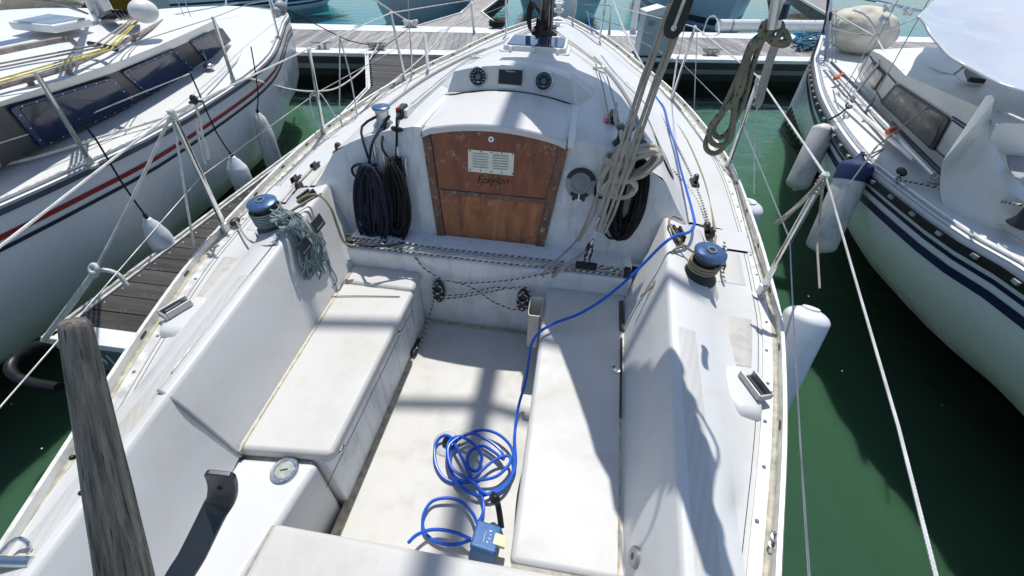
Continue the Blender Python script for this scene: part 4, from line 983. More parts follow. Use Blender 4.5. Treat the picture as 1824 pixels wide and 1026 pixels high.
# rudder-head strap: bent flat bar with a hole
tb = P(391, 898, d=1.0)
def strap(b):
    p0_, p1_ = P(345, 985, d=.98), P(300, 1075, d=.96); pts = [p1_+(p1_-p0_)*2.5+V((0, 0, -.12)), p1_, p0_, P(381, 912, d=1.0)]; sidev = (P(398, 915, d=1.0)-P(366, 900, d=1.0)).normalized()
    tip = [P(393, 892, d=.99), P(397, 876, d=.965), P(396, 858, d=.94), P(390, 842, d=.915)]
    full = smooth_path(pts+tip, 6); hw = .031; rows = []
    for i, p in enumerate(full):
        tg = (full[min(i+1, len(full)-1)]-full[max(i-1, 0)]).normalized(); sd = (RT-tg*RT.dot(tg)+V((0,0,-.0))).normalized(); nn_ = tg.cross(sd).normalized()
        w_ = hw*(1 if i < len(full)-2 else (.9 if i == len(full)-2 else .72))
        rows.append([p-sd*w_+nn_*.006, p+sd*w_+nn_*.006, p+sd*w_-nn_*.006, p-sd*w_-nn_*.006])
    b.grid(rows, True, True)
SP = part('rudder_strap', plain('dark_blue_grey_strap', (.035, .042, .052), .38, .2), Y, strap, bevel=.0025)
part('strap_hole', BLACK, SP, lambda b: b.lathe([(.006, -.002), (.006, .0015), (0, .0015)], P(392, 868, d=.944), (CAMP-P(392, 868, d=.944)), 14))
# stern rail foot at the lower left
pf = P(42, 992, z=.975)
part('stern_rail_foot', STEEL, Y, lambda b: (b.tube([P(-40, 1003, z=1.0), P(0, 1000, z=1.0), P(58, 1001, z=.995)], .0125, 12), b.lathe([(.034, 0), (.034, .004), (.02, .010), (.016, .02)], P(52, 1003, z=.965), (.3, 0, 1), 20), b.tube([P(2, 985, z=1.0), P(28, 960, z=1.02), P(50, 968, z=1.015), P(52, 990, z=.985)], .005, 8, smooth=4)))
# small things lashed at the rail
part('rail_shackle', STEEL, Y, lambda b: [b.tube([V((x+.010*math.cos(a), y+.012*math.sin(a), z)) for a in [6.283*i/12 for i in range(12)]], .0028, 6, closed=True) for x, y, z in [(*P(1382, 958, z=.985).xy, .985), (*P(1378, 972, z=.98).xy, .98)]])
part('pad_eye', STEEL, Y, lambda b: (b.lathe([(.020, 0), (.020, .003), (.012, .005)], P(1097, 658, z=.702), n=20), b.tube([P(1097, 658, z=.71)+V((.011*math.cos(a), 0, .011*math.sin(a))) for a in [6.283*i/12 for i in range(12)]], .0025, 6, closed=True)))
part('sheet_block', BLACK, Y, lambda b: [b.blob(P(*q), (.028, .05, .022)) for q in ()] or b.blob(P(412, 400, z=.98)+V((0, .03, 0)), (.02, .035, .018)))
for pts in ([(345, 470, .975), (372, 442, .975), (398, 418, .975)],):
    pass
for sx0, sy0 in ((528, 322), (562, 298)):
    pq = P(sx0, sy0, z=.985); kb = part('sheet_block', BLACK, Y, lambda b: (b.box(pq+V((-.016, -.035, -.008)), pq+V((-.010, .035, .03))), b.box(pq+V((.010, -.035, -.008)), pq+V((.016, .035, .03))), b.lathe([(.022, -.009), (.015, 0), (.022, .009)], pq+V((0, 0, .012)), (1, 0, 0), 16)), bevel=.003); part('block_shackle', STEEL, kb, lambda b: b.tube([pq+V((-.008, .035, .01)), pq+V((-.006, .06, .012)), pq+V((.006, .06, .012)), pq+V((.008, .035, .01))], .003, 6))
part('sheet_block', BLACK, Y, lambda b: b.lathe([(.026, -.01), (.03, 0), (.026, .01)], P(1268, 415, z=1.0), (1, 0, .3), 16)); part('sheet_block', BLACK, Y, lambda b: b.box((-.012, -.03, -.02), (.012, .03, .014), Matrix.Translation(P(1286, 470, z=.98))), bevel=.003)
# ---- ropes led round the winches (top-level: they lie on the boat)
def ropething(name, m, runs, r, label, cat='rope', n=8, sm=5, group=None):
    b = MB()
    for q in runs: b.tube(q, r, n, smooth=sm)
    return tag(b.build(name, m, None), label, cat, group)
def turns(c, ax, r, h0, h1, N, a0=0):
    c = V(c); ax = V(ax).normalized(); u = ax.orthogonal().normalized(); v = ax.cross(u); k = int(N*12)
    return [c+ax*(h0+(h1-h0)*i/k)+(u*math.cos(a0+6.283*N*i/k)+v*math.sin(a0+6.283*N*i/k))*r for i in range(k+1)]
tr_ = turns(WR, (.06, -.10, 1), .061, .055, .10, 3)
ropething('winch_sheet', R_OLD, [tr_, [P(1275, 420, z=1.02), P(1272, 445, z=1.06), tr_[-1]], [tr_[0], P(1222, 440, z=1.11), P(1205, 420, z=1.12), P(1192, 398, z=1.13), P(1198, 385, z=1.14), P(1215, 392, z=1.13)],
    [P(1222, 437, z=1.12), P(1200, 446, z=1.10), P(1190, 470, z=1.06), P(1172, 500, z=1.0), P(1150, 520, z=.95), P(1140, 528, z=.93)], [P(1196, 450, z=1.09), P(1184, 478, z=1.04), P(1165, 505, z=.98)]], .0058, 'old tan sheet with three turns on the blue-capped starboard winch')
ropething('thin_cord', WIRE, [[P(1152, 520, z=.95), P(1125, 562, z=.86), P(1104, 597, z=.72)], [P(1188, 455, z=1.05), P(1150, 521, z=.95)]], .0018, 'thin cord stretched down the inner face of the starboard coaming', 'cord', 5)
ropething('genoa_sheet', R_WB, [[P(1196, 300, z=1.0), P(1222, 330, z=.985), P(1243, 360, z=.98), P(1262, 405, z=.99)], [P(1172, 195, z=1.0), P(1204, 255, z=1.0), P(1235, 320, z=.985), P(1256, 375, z=.985), P(1266, 410, z=1.0)],
    [P(1290, 430, z=.985), P(1294, 455, z=.98), P(1286, 480, z=.98), P(1292, 500, z=.98)]], .0055, 'flecked sheet lying along the starboard side deck beside the track')
ropething('side_deck_line', R_OLD, [[P(1165, 170, z=1.0), P(1215, 235, z=.985), P(1250, 310, z=.975), P(1266, 372, z=.97), P(1274, 412, z=.99)]], .0065, 'tan sheet lying outboard of the flecked one on the starboard side deck')
ropething('genoa_sheet', R_TAN, [[P(690, 185, z=1.03), P(640, 232, z=.985), P(590, 285, z=.98), P(552, 330, z=.99), P(515, 362, z=1.0), P(502, 372, z=1.06)], [P(560, 296, z=.985), P(530, 326, z=.99), P(500, 360, z=1.0)]], .0060, 'tan sheet led aft along the port side deck to the winch')
# mooring-line end crossing from the port jam cleat down to the bridge deck
tl_ = turns(WL, (-.05, -.10, 1), .061, .05, .10, 3, 1)
ropething('winch_line', R_OLD, [tl_, [tl_[0], P(500, 388, z=1.09), P(525, 372, z=1.12), P(550, 357, z=1.14), P(572, 345, z=1.15)], [P(528, 360, z=1.13), P(548, 348, z=1.15), P(572, 350, z=1.15), P(590, 372, z=1.10), P(600, 400, z=1.02), P(612, 430, z=.90), P(628, 438, z=.87)]], .0065, 'old brownish line from the port winch over the coaming to the traveller')
# coils
def loops(c, ex, ez, n_, w_, h_, N, seed, thick=.03, top=.5, egg=.35, tight=.35):
    """a hank: N long loops of one line, hung from the top"""
    rd = random.Random(seed); c = V(c); ex = V(ex).normalized(); ez = V(ez).normalized(); n_ = V(n_).normalized(); pts = []
    for k in range(N):
        W = w_*(.30+.70*rd.random()); H = h_*(.80+.20*rd.random()); o = (rd.random()-.5)*w_*.35; dp = thick*rd.random(); tw = (rd.random()-.5)*.25
        for i in range(14):
            a = 6.283*i/14+math.pi/2; x = math.cos(a); z = math.sin(a)
            wd = W*(1-egg*(z+1)/2)*(tight if z > .75 else 1)
            pts.append(c+ex*(x*wd+o+tw*W*z)+ez*((z-1)*H)+n_*(dp+.012*math.sin(a*2+k)+.01*math.cos(a)))
    return pts
ez_ = -nrmB.cross(V((1, 0, 0))); ez_ = ez_ if ez_.z > 0 else -ez_
cA = FB(662, 292, .025)
ropething('halyard_coil', R_NAVY, [loops(cA, (1, 0, 0), ez_, nrmB, .128, .235, 20, 3, .07, tight=.8), [V((-.64, 2.19, 1.43)), P(645, 225, y=2.13), FB(650, 262, .03), cA+V((.0, 0, -.03))], [V((-.60, 2.2, 1.42)), FB(665, 250, .035), FB(658, 285, .04), FB(655, 300, .05)],
    [FB(660, 296, .06), FB(640, 292, .04), FB(627, 300, .03), FB(633, 314, .03), FB(650, 306, .05)], [FB(650, 410, .03), FB(640, 425, .03), FB(635, 432, .04), P(650, 438, z=.88), P(690, 437, z=.88), P(720, 432, z=.88)]], .0070, 'navy halyard hanked in long loops, leftmost on the cabin bulkhead below the small winch', 'coiled rope', 7, 3)
cB = FB(706, 280, .03)
ropething('halyard_coil', R_BLK, [loops(cB, (1, 0, 0), ez_, nrmB, .102, .245, 24, 9, .06, egg=.5), [V((-.565, 2.25, 1.42)), FB(707, 210, .03), FB(707, 240, .03), cB], [V((-.62, 2.22, 1.41)), FB(680, 255, .03), FB(690, 278, .04), cB+V((.01, -.02, -.02))],
    turns(cB+V((0, -.03, -.035)), (0, .2, 1), .030, -.02, .03, 5)], .0066, 'black halyard hank between the navy coil and the washboards', 'coiled rope', 7, 3)
cC = FB(1130, 276, .03)
ropething('halyard_coil', R_BLK, [loops(cC, (1, 0, .1), ez_, nrmB, .090, .215, 44, 5, .08, egg=.05, tight=.85), [FB(1090, 385, .03), FB(1075, 405, .03), FB(1085, 424, .02), FB(1105, 420, .02), FB(1108, 395, .03)], [FB(1062, 330, .03), FB(1060, 350, .03), FB(1072, 352, .03)]], .0062, 'black halyard hank hanging behind the tan coil at the starboard cabin corner', 'coiled rope', 7, 3)
def fat(c, N, seed, W, H, th):
    rd = random.Random(seed); pts = []
    for k in range(N):
        t = k/N; tilt = .4+(rd.random()-.5)*1.2; w_ = W*(.75+.25*rd.random()); h_ = H*(.75+.25*rd.random()); o = V(((rd.random()-.5)*.03, -th*(.3+.7*rd.random()), (rd.random()-.5)*.03))
        for i in range(12):
            a = 6.283*i/12; x, z = w_*math.cos(a), h_*math.sin(a)
            pts.append(V(c)+o+V((x*math.cos(tilt)-z*math.sin(tilt), .02*math.sin(a+k), x*math.sin(tilt)+z*math.cos(tilt))))
    return pts
cD = FB(1110, 296, .05)
def lobe(o, W, H, tilt, N, seed, th):
    rd = random.Random(seed); pts = []
    for k in range(N):
        g = .62+.38*((k*5) % N)/N; t = tilt+rd.uniform(-.16, .16); oo = V(o)+V((rd.uniform(-.012, .012), -th*(k % 5)/4, rd.uniform(-.012, .012)))
        for i in range(12):
            a = 6.283*i/12; x, z = W*g*math.cos(a), H*(.85+.15*g)*math.sin(a); pts.append(oo+V((x*math.cos(t)-z*math.sin(t), .018*math.sin(a+k)-.02*math.cos(a), x*math.sin(t)+z*math.cos(t))))
    return pts
ropething('halyard_coil', R_TAN, [lobe(cD+V((-.045, -.03, .0)), .052, .130, -.30, 10, 3, .07), lobe(cD+V((.045, -.05, .045)), .05, .115, -.95, 9, 6, .07), lobe(cD+V((.0, -.09, -.065)), .085, .06, .15, 4, 11, .03),
    turns(cD+V((-.04, -.05, .045)), (.1, .1, 1), .062, -.012, .016, 2.3), [V((.66, 2.2, 1.42)), P(1105, 235, y=2.08), cD+V((-.02, -.03, .10))], [P(1098, 185, y=2.45), P(1096, 215, y=2.3), V((.66, 2.2, 1.40))],
    [cD+V((-.07, -.08, -.06)), FB(1065, 345, .06), FB(1058, 380, .05), P(1030, 430, y=1.86)]], .0092, 'thick tan halyard coil hung at the starboard end of the cabin top', 'coiled rope', 8, 4)
part('halyard_tail_winch', BLACK, Y, lambda b: b.lathe([(.03, 0), (.035, .02), (.024, .03), (.024, .06), (.034, .07), (.034, .08), (0, .085)], V((.72, 2.13, 1.35)), (.3, -.4, 1), 18))
# green and white sheet coil on the port winch, spilling into the cockpit
cE = P(500, 372, z=1.15); rd = random.Random(12); runs = []
tw = turns(WL, (-.05, -.10, 1), .072, .04, .115, 6, .5)
runs.append(tw)
for k in range(15):
    p0 = P(486+rd.uniform(-6, 22), 372+rd.uniform(-8, 26), z=1.17); p1 = P(530+rd.uniform(-8, 12), 392+rd.uniform(-14, 16), z=1.11)
    p2 = P(560+rd.uniform(-18, 24), 442+rd.uniform(-14, 12), x=-.80); e = P(556+rd.uniform(-22, 36), 470+rd.uniform(-16, 34), x=-.80); p3 = P(540+rd.uniform(-14, 20), 440+rd.uniform(-10, 10), x=-.83); p4 = P(516+rd.uniform(-8, 8), 398+rd.uniform(-8, 8), z=1.12)
    runs.append([p0, p1, p2, e, p3, p4, P(492, 392, z=1.14)])
runs += [[P(455, 415, z=1.0), P(468, 432, z=1.03), P(500, 435, z=1.07), P(520, 470, x=-.86), P(545, 505, x=-.82), P(580, 515, x=-.79), P(600, 500, x=-.77), P(585, 470, x=-.80), P(562, 430, x=-.83)],
    [P(498, 437, z=1.07), P(512, 480, x=-.87), P(545, 512, x=-.82), P(562, 520, x=-.80), P(568, 480, x=-.82), P(560, 440, x=-.84)], [P(420, 392, z=.985), P(440, 425, z=1.0), P(470, 438, z=1.05), P(495, 432, z=1.09)]]
# wrap round the hank
runs.append([P(505+14*math.cos(a)+k*4, 392+15*math.sin(a), z=1.145+.03*math.cos(a)) for k in range(3) for a in [6.283*i/10 for i in range(10)]])
ropething('sheet_coil', R_GRN, runs, .0047, 'green and white sheet coil tangled over the port winch and spilling into the cockpit', 'coiled rope', 7, 4)
ropething('drooping_line', R_OLD, [[P(574, 510, x=-.79), P(583, 532, z=.72), P(590, 528, z=.708), P(640, 527, z=.706), P(712, 528, z=.705)]], .0028, 'thin dark line lying across the port seat joint', 'cord', 6)
# olive coil hung from the boom end
def S(px, py, y): return P(px, py, y=y)
ropething('hanging_coil', R_OLIVE, [
    [S(1372, -6, 1.2), S(1376, 30, 1.2), S(1370, 55, 1.2), S(1350, 66, 1.2), S(1336, 82, 1.21), S(1322, 120, 1.22), S(1305, 165, 1.23), S(1285, 205, 1.24), S(1262, 240, 1.25), S(1257, 262, 1.25), S(1268, 273, 1.25), S(1284, 268, 1.25), S(1297, 245, 1.25), S(1305, 215, 1.25), S(1312, 160, 1.24), S(1330, 100, 1.22), S(1352, 72, 1.2), S(1366, 50, 1.19), S(1388, 35, 1.18)],
    [S(1384, -6, 1.18), S(1384, 25, 1.18), S(1372, 62, 1.18), S(1344, 78, 1.19), S(1330, 115, 1.2), S(1316, 170, 1.2), S(1276, 210, 1.21), S(1263, 235, 1.22), S(1268, 254, 1.22), S(1285, 259, 1.22), S(1302, 246, 1.22), S(1308, 200, 1.22), S(1318, 140, 1.2), S(1338, 92, 1.19), S(1362, 68, 1.17), S(1380, 48, 1.17), S(1400, 62, 1.18), S(1404, 76, 1.19), S(1392, 80, 1.19), S(1372, 72, 1.18), S(1366, 52, 1.18)],
    [S(1368, 60, 1.2), S(1356, 76, 1.2), S(1340, 120, 1.22), S(1325, 180, 1.23), S(1299, 232, 1.24), S(1280, 245, 1.24), S(1271, 228, 1.24), S(1290, 190, 1.23), S(1318, 130, 1.21), S(1345, 74, 1.19)],
    [S(1376, 46, 1.17), S(1396, 56, 1.17), S(1402, 70, 1.17), S(1388, 76, 1.17), S(1374, 66, 1.17), S(1372, 50, 1.17)], [S(1366, 70, 1.17), S(1356, 58, 1.17), S(1362, 42, 1.17), S(1378, 38, 1.17), S(1392, 46, 1.17), S(1386, 66, 1.16), S(1370, 72, 1.16)]], .0071, 'old olive rope coil hanging from the boom end over the starboard rail', 'coiled rope', 10, 5)
ropething('hanging_coil', R_GREY, [[S(1382, 78, 1.5), S(1372, 105, 1.5), S(1362, 140, 1.5), S(1352, 180, 1.5), S(1345, 190, 1.5)]], .013, 'short grey fender lanyard tail hanging behind the olive coil', 'rope', 8)
ropething('mast_coil', R_BLK, [[P(948+9*math.cos(t)+k*1.5, 30+26*math.sin(t)+k*2, y=4.82-.01*k) for t in [6.283*i/12 for i in range(12)]] for k in range(5)]+[[P(945, -8, y=4.8), P(944, 10, y=4.82), P(946, 20, y=4.82)]], .008, 'black halyard coil hanging on the port side of the mast', 'coiled rope', 6, 3)
part('boom_end_fitting', ALU, BO, lambda b: b.tube([S(1392, -30, 1.14), S(1378, 48, 1.16)], .0145, 14))
part('boom_end_tape', NAVY, BO, lambda b: b.tube([S(1397, 5, 1.148), S(1390, 32, 1.152)], .0135, 14))
# ---- blue shore-power cable
cab = [(1046, 22, 1.24), (1052, 48, 1.22), (1064, 66, 1.15), (1085, 88, 1.08), (1112, 112, 1.05), (1140, 138, 1.03), (1160, 158, 1.02), (1170, 175, 1.02), (1183, 192, 1.02), (1191, 222, 1.03), (1203, 262, 1.03), (1212, 300, 1.03), (1222, 335, 1.05), (1232, 372, 1.08), (1237, 398, 1.12), (1228, 413, 1.14), (1203, 420, 1.16), (1180, 436, 1.13), (1150, 466, 1.03), (1112, 503, .93), (1072, 535, .84), (1030, 560, .775), (992, 574, .745), (963, 590, .735)]
cab2 = [P(a, b_, z=c) for a, b_, c in cab]+[P(947, 612, z=.68), P(942, 640, z=.58), P(936, 680, z=.46), P(925, 718, z=.375), P(919, 750, z=.345), P(917, 775, z=.335)]
def SF(px, py, h=.325): return P(px, py, z=h)
tang = [(917, 790, .33), (918, 830, .335), (905, 858, .33), (880, 875, .33), (850, 882, .335), (812, 858, .33), (802, 820, .33), (810, 790, .335), (830, 775, .34), (860, 766, .345), (890, 775, .35), (912, 800, .345), (914, 838, .335), (898, 868, .345), (868, 880, .35), (845, 860, .34), (830, 830, .35),
    (815, 800, .355), (802, 778, .36), (786, 778, .34), (775, 795, .325), (776, 825, .32), (790, 850, .315), (815, 860, .315), (850, 856, .34), (885, 848, .355), (908, 825, .36), (905, 812, .36), (880, 820, .35), (850, 845, .34), (828, 858, .34), (806, 845, .335), (797, 815, .35), (800, 786, .36), (820, 778, .37), (842, 790, .365), (858, 812, .35), (850, 838, .335), (835, 832, .33), (835, 808, .33), (858, 794, .34), (880, 805, .345), (897, 818, .35), (890, 800, .36), (862, 780, .36),
    (838, 772, .365), (812, 782, .37), (798, 800, .37), (806, 835, .36), (838, 856, .35), (853, 872, .34), (861, 895, .33), (860, 915, .335), (852, 930, .36)]
b = MB(); b.tube(smooth_path(cab2+[SF(*q) for q in tang], 5), .0072, 10)
b.tube([SF(850, 932, .36), SF(840, 912, .34), SF(820, 893, .33), (SF(796, 887, .335)), SF(770, 893, .33), SF(755, 915, .325), SF(754, 942, .32), SF(768, 960, .32), SF(790, 969, .325), SF(815, 969, .335), SF(838, 962, .36)], .0070, 10, smooth=5)
b.tube([SF(838, 960, .37), SF(815, 950, .355), SF(790, 944, .345), SF(765, 944, .35), SF(742, 953, .37), SF(728, 966, .40)], .0070, 10, smooth=5)
CB = tag(b.build('power_cable', BLUEC, None), 'bright blue power cable led from the bow into a tangle on the cockpit sole', 'cable')
pb = P(866, 958, z=.40); Mb = Matrix.Translation(pb) @ Matrix.Rotation(-.10, 4, 'Z') @ Matrix.Rotation(.10, 4, 'Y') @ Matrix.Rotation(-.25, 4, 'X') @ Matrix.Scale(1.25, 4)
PBX = thing('socket_box', (pb.x, pb.y, .33), 'square blue power socket box with spring lid at the end of the cable', 'socket box')
part('box_body', BLUEB, PBX, lambda b: b.box((-.038, -.042, -.075), (.042, .042, -.004), Mb), bevel=.008)
part('box_lid', BLUEB, PBX, lambda b: b.box((-.042, -.044, -.008), (.040, .044, .012), Mb), bevel=.010, seg=4)
part('box_label', plain('yellowed_tape', (.70, .66, .42), .6), PBX, lambda b: b.box((.024, -.018, .0), (.062, .018, .0135), Mb), bevel=.002)
part('box_marks', WHITEP, PBX, lambda b: ([b.tube([Mb @ V((-.006+.002*math.sin(t*3), -.022+.011*t, .0122)) for t in (0, 1, 2, 3)], .0008, 4)], [b.box((.004+.004*(i % 3), -.02+.012*i, .0121), (.009+.004*(i % 2), -.017+.012*i, .0126), Mb) for i in range(4)]))
PL = part('plug', RUBBER, PBX, lambda b: (b.tube([P(893, 940, z=.34), P(889, 910, z=.38), P(884, 890, z=.43), P(876, 883, z=.45)], lambda t: .013+.005*(t > .6), 10, smooth=4), b.blob(P(882, 890, z=.43), (.022, .018, .034))))
# ------------------------------------------------------------------ fenders and mooring gear of our yacht
def depth(p): return (V(p)-CAMP).dot(FW)
def PW(a, b, pxs, bow=0):
    da, db = depth(a), depth(b); n = len(pxs)+1
    return [V(a)]+[P(x, y, d=da+(db-da)*(i+1)/n+bow*math.sin(math.pi*(i+1)/n)) for i, (x, y) in enumerate(pxs)]+[V(b)]
def fender(name, c, r, L, ax, m, label, group=None, cap=None, sag_=0, capn=.12, neck=0):
    """sausage fender hanging from point c down along ax"""
    c = V(c); ax = V(ax).normalized(); t = thing(name, c, label, 'fender', group)
    pr = [(r*.10, -.004), (r*.30, .0)]+[(r*math.sin(a), r*.55*(1-math.cos(a))) for a in (.45, .75, 1.05, 1.35, 1.57)]+[(r*1.01, L*.5)]+[(r*math.sin(a), L-r*.55*(1-math.cos(a))) for a in (1.57, 1.3, 1.0, .7, .4, .2)]+[(r*.18, L+.01), (0, L+.012)]
    if neck: pr = [(r*.12, -neck), (r*.30, -neck*.9), (r*.42, -neck*.55), (r*.62, -neck*.2)]+[(r*(.62+.38*math.sin(a_)), L*.22*(a_/1.57)) for a_ in (.3, .7, 1.1, 1.57)]+pr[8:]
    part('fender_body', m, t, lambda b: b.lathe(pr, c, ax, 28))
    if not cap: part('waterline_grime', FENDD, t, lambda b: b.lathe([(r*1.004, L*.62), (r*1.006, L*.66), (r*1.004, L*.70)], c, ax, 28))
    part('fender_eye', cap or (BLKST if neck else WHITEP), t, lambda b: b.lathe([(r*.16, -neck-.03), (r*.16, -neck+.01)], c, ax, 10) if neck else b.lathe([(r*.40, .004), (r*.38, -.004), (r*.30, -.004), (r*.10, .0), (0, .0)] if not cap else [(r*1.04, capn+.03), (r*1.07, capn+.028)]+[(r*1.07*math.sin(a_), r*.55*(1-math.cos(a_))-.006) for a_ in (1.57, 1.3, 1.0, .7, .4)]+[(r*.2, -.03), (r*.12, -.06), (0, -.06)], c, ax, 24))
    return t
G1 = 'white fenders hung along the starboard side'
f1 = P(1431, 556, x=1.545); fender('fender', (1.515, 1.50, .985), .090, .88, (-.12, -.40, -1), FENDW, 'large white fender hanging in the sun outside the starboard toe rail below the rope hank', G1)
f2 = P(1347, 322, x=1.63); fender('fender', (1.64, 2.72, .86), .105, .55, (-.04, 0, -1), FENDW, 'white fender half hidden by the starboard toe rail, beside the olive rope coil', G1)
f3 = P(1226, 180, x=1.50); fender('fender', (1.52, 4.25, .88), .08, .45, (0, 0, -1), FENDW, 'small white fender just outside the forward starboard stanchion', G1)
RI = lambda nm, m, runs, r, lab, cat='rope', n=7, sm=5, grp=None: ropething(nm, m, runs, r, lab, cat, n, sm, grp)
RI('fender_line', R_GREY, [[STAN[1]+V((0, 0, -.01)), P(1455, 430, x=1.56), V((1.545, f1.y, 1.05))]], .0045, 'line from the near starboard stanchion down to the large white fender', sm=1)
RI('fender_line', R_LIFE, [[STAN[3], P(1344, 250, x=1.60), V((1.64, 2.72, .92))]], .004, 'line from the second starboard stanchion to the half hidden fender', sm=1)
RI('fender_line', R_LIFE, [[STAN[5]+V((.01, -.05, 0)), V((1.52, 4.25, .93))]], .004, 'line down to the small forward starboard fender', sm=1)
q = STAN[1]; RI('rope_hank', R_GREY, [[q+V((0, 0, .012)), q+V((-.02, -.02, -.03)), q+V((-.06, -.03, -.12)), q+V((-.10, -.03, -.20)), q+V((-.075, -.03, -.18)), q+V((-.035, -.02, -.08)), q+V((0, 0, -.01)), q+V((-.05, -.04, -.10)), q+V((-.085, -.04, -.16)), q+V((-.04, -.03, -.09)), q+V((.01, 0, 0))],
    [q+V((.012*math.cos(a), .012*math.sin(a), -.015*k-.01)) for k in range(5) for a in [6.283*i/8 for i in range(8)]]], .0052, 'greyish line knotted in a hank on the near starboard stanchion head')
q = STAN[3]; RI('rope_hank', R_LIFE, [[q+V((0, 0, .012)), q+V((-.01, -.02, -.05)), q+V((.02, -.02, -.12)), q+V((.0, -.02, -.04))], [q+V((.012*math.cos(a), .012*math.sin(a), -.012*k)) for k in range(3) for a in [6.283*i/8 for i in range(8)]]], .005, 'white line knotted on the second starboard stanchion head')
q = STAN[0]; RI('rope_hank', R_WHT, [[q+V((.012*math.cos(a), .012*math.sin(a), -.012*k+.01)) for k in range(4) for a in [6.283*i/8 for i in range(8)]],
    [q, P(318, 270, x=-1.36), P(332, 360, x=-1.37), P(347, 446, x=-1.37)]], .0055, 'white lanyard knotted on the near port stanchion and hanging down to the toe rail')
q = P(352, 192, y=1.72); RI('rope_hank', R_WHT, [[q+V((.0, 0, .03)), P(356, 215, y=1.72), P(362, 250, y=1.70), P(372, 285, y=1.68), P(366, 255, y=1.70), P(350, 228, y=1.71), P(354, 210, y=1.71)], [P(350, 224, y=1.72), P(358, 265, y=1.70), P(366, 292, y=1.68)]], .0055, 'white line hank hanging behind the near port stanchion')
part('rail_light', BLACK, Y, lambda b: (b.blob(q+V((0, 0, .035)), (.016, .016, .022)), b.tube([q+V((-.03, 0, .02)), q+V((.03, 0, .03))], .006, 6)))
q = STAN[2]; RI('rope_hank', R_LIFE, [[P(562, 160, y=3.02), P(552, 172, y=3.02), P(556, 200, y=3.0), P(566, 228, y=3.0), P(572, 205, y=3.0), P(564, 175, y=3.0), P(572, 168, y=3.02), P(600, 212, y=3.02)], [P(563+6*math.cos(a), 166+5*math.sin(a), y=3.02) for a in [6.283*i/8 for i in range(9)]]], .0048, 'white line looped round the second port stanchion')
RI('fender_line', R_LIFE, [[P(605, 66, y=3.45), P(605, 140, y=3.40), P(604, 228, y=3.35)], [P(605, 66, y=3.45), P(625, 140, y=3.40), P(636, 205, y=3.4)]], .0055, 'white lanyard hanging as an upturned V from the port lifeline', sm=2)
# stern spring lines to the finger
ringp = P(76, 607, z=.47)
A_ = STAN[0]; K_ = P(168, 484, d=(depth(A_)+depth(ringp))/2)
RI('mooring_line', R_WHT, [[A_, A_.lerp(K_, .5)+V((0, 0, -.01)), K_]], .0068, 'white laid rope running down from the near port stanchion to a knot', 'mooring line', 8)
RI('mooring_line', R_WHT, [[K_, K_.lerp(ringp, .5), ringp], [K_+V((.012, 0, .004)), K_.lerp(ringp, .5)+V((.014, 0, 0)), ringp+V((.01, 0, 0))], [K_+V((.018*math.cos(a)+.006*k, .012*math.sin(a), .016*math.sin(a)+.01*k)) for k in range(3) for a in [6.283*i/8 for i in range(8)]],
    [K_, K_+V((.04, .02, .0)), K_+V((.08, .03, -.03)), K_+V((.10, .02, -.09))]], .0105, 'doubled white rope from the knot down to the corner of the finger pontoon', 'mooring line', 8)

# ------------------------------------------------------------------ pontoons
PZ_ = .45
def dk(px, py): return P(px, py, z=PZ_)
Pn = thing('pontoon', (0, 9, 0), 'main pontoon of grey planks with pale painted edges crossing behind the bow', 'pontoon')
n0, n1 = dk(550, 94), dk(1400, 109); e_ = (n1-n0).normalized(); nn = V((-e_.y, e_.x, 0))
w_all = (dk(980, 52)-n0).dot(nn); w_in = (dk(980, 86)-n0).dot(nn); w_in = max(.14, min(.4, w_in)); w_far = (dk(980, 62)-n0).dot(nn)
O = n0-e_*14; LEN = 34.0
MP = Matrix.Translation((O.x, O.y, 0)) @ Matrix((e_, nn, V((0, 0, 1)))).transposed().to_4x4()
def planks(b, MT, x0, x1, y0, y1, z, step=.128, gap=.007, th=.03):
    x = x0
    while x < x1: b.box((x, y0, z-th), (min(x1, x+step-gap), y1, z+random.uniform(-.0012, .0012)), MT); x += step
DOCKW2 = wood('dock_planks_run', (.185, .178, .175), (.40, .392, .385), .8, 1, .5, .6, island=True)
part('planks', DOCKW2, Pn, lambda b: planks(b, MP, 0, LEN, w_in, w_far, PZ_-.004), smooth=False)
part('edge_board', DOCKE, Pn, lambda b: b.box((0, 0, PZ_-.10), (LEN, w_in-.004, PZ_+.006), MP), bevel=.008)
part('edge_board', DOCKE, Pn, lambda b: b.box((0, w_far+.004, PZ_-.10), (LEN, w_all, PZ_+.006), MP), bevel=.008)
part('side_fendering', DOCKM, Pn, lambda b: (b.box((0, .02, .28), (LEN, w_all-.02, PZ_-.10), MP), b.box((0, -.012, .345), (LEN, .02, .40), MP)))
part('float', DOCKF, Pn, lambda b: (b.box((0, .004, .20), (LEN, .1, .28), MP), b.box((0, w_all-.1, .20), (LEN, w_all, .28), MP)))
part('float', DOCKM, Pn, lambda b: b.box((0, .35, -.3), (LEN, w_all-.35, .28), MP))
# finger pontoon beside us
Fg = thing('finger_pontoon', (-2.2, 4, 0), 'narrow finger pontoon of dark wet planks between our yacht and the striped yacht', 'pontoon')
fl0, fl1 = dk(78, 597), dk(438, 331); fd = (fl1-fl0).normalized(); fn = V((fd.y, -fd.x, 0))
k1, k2_, k3 = dk(604, 206), dk(652, 156), dk(650, 97)

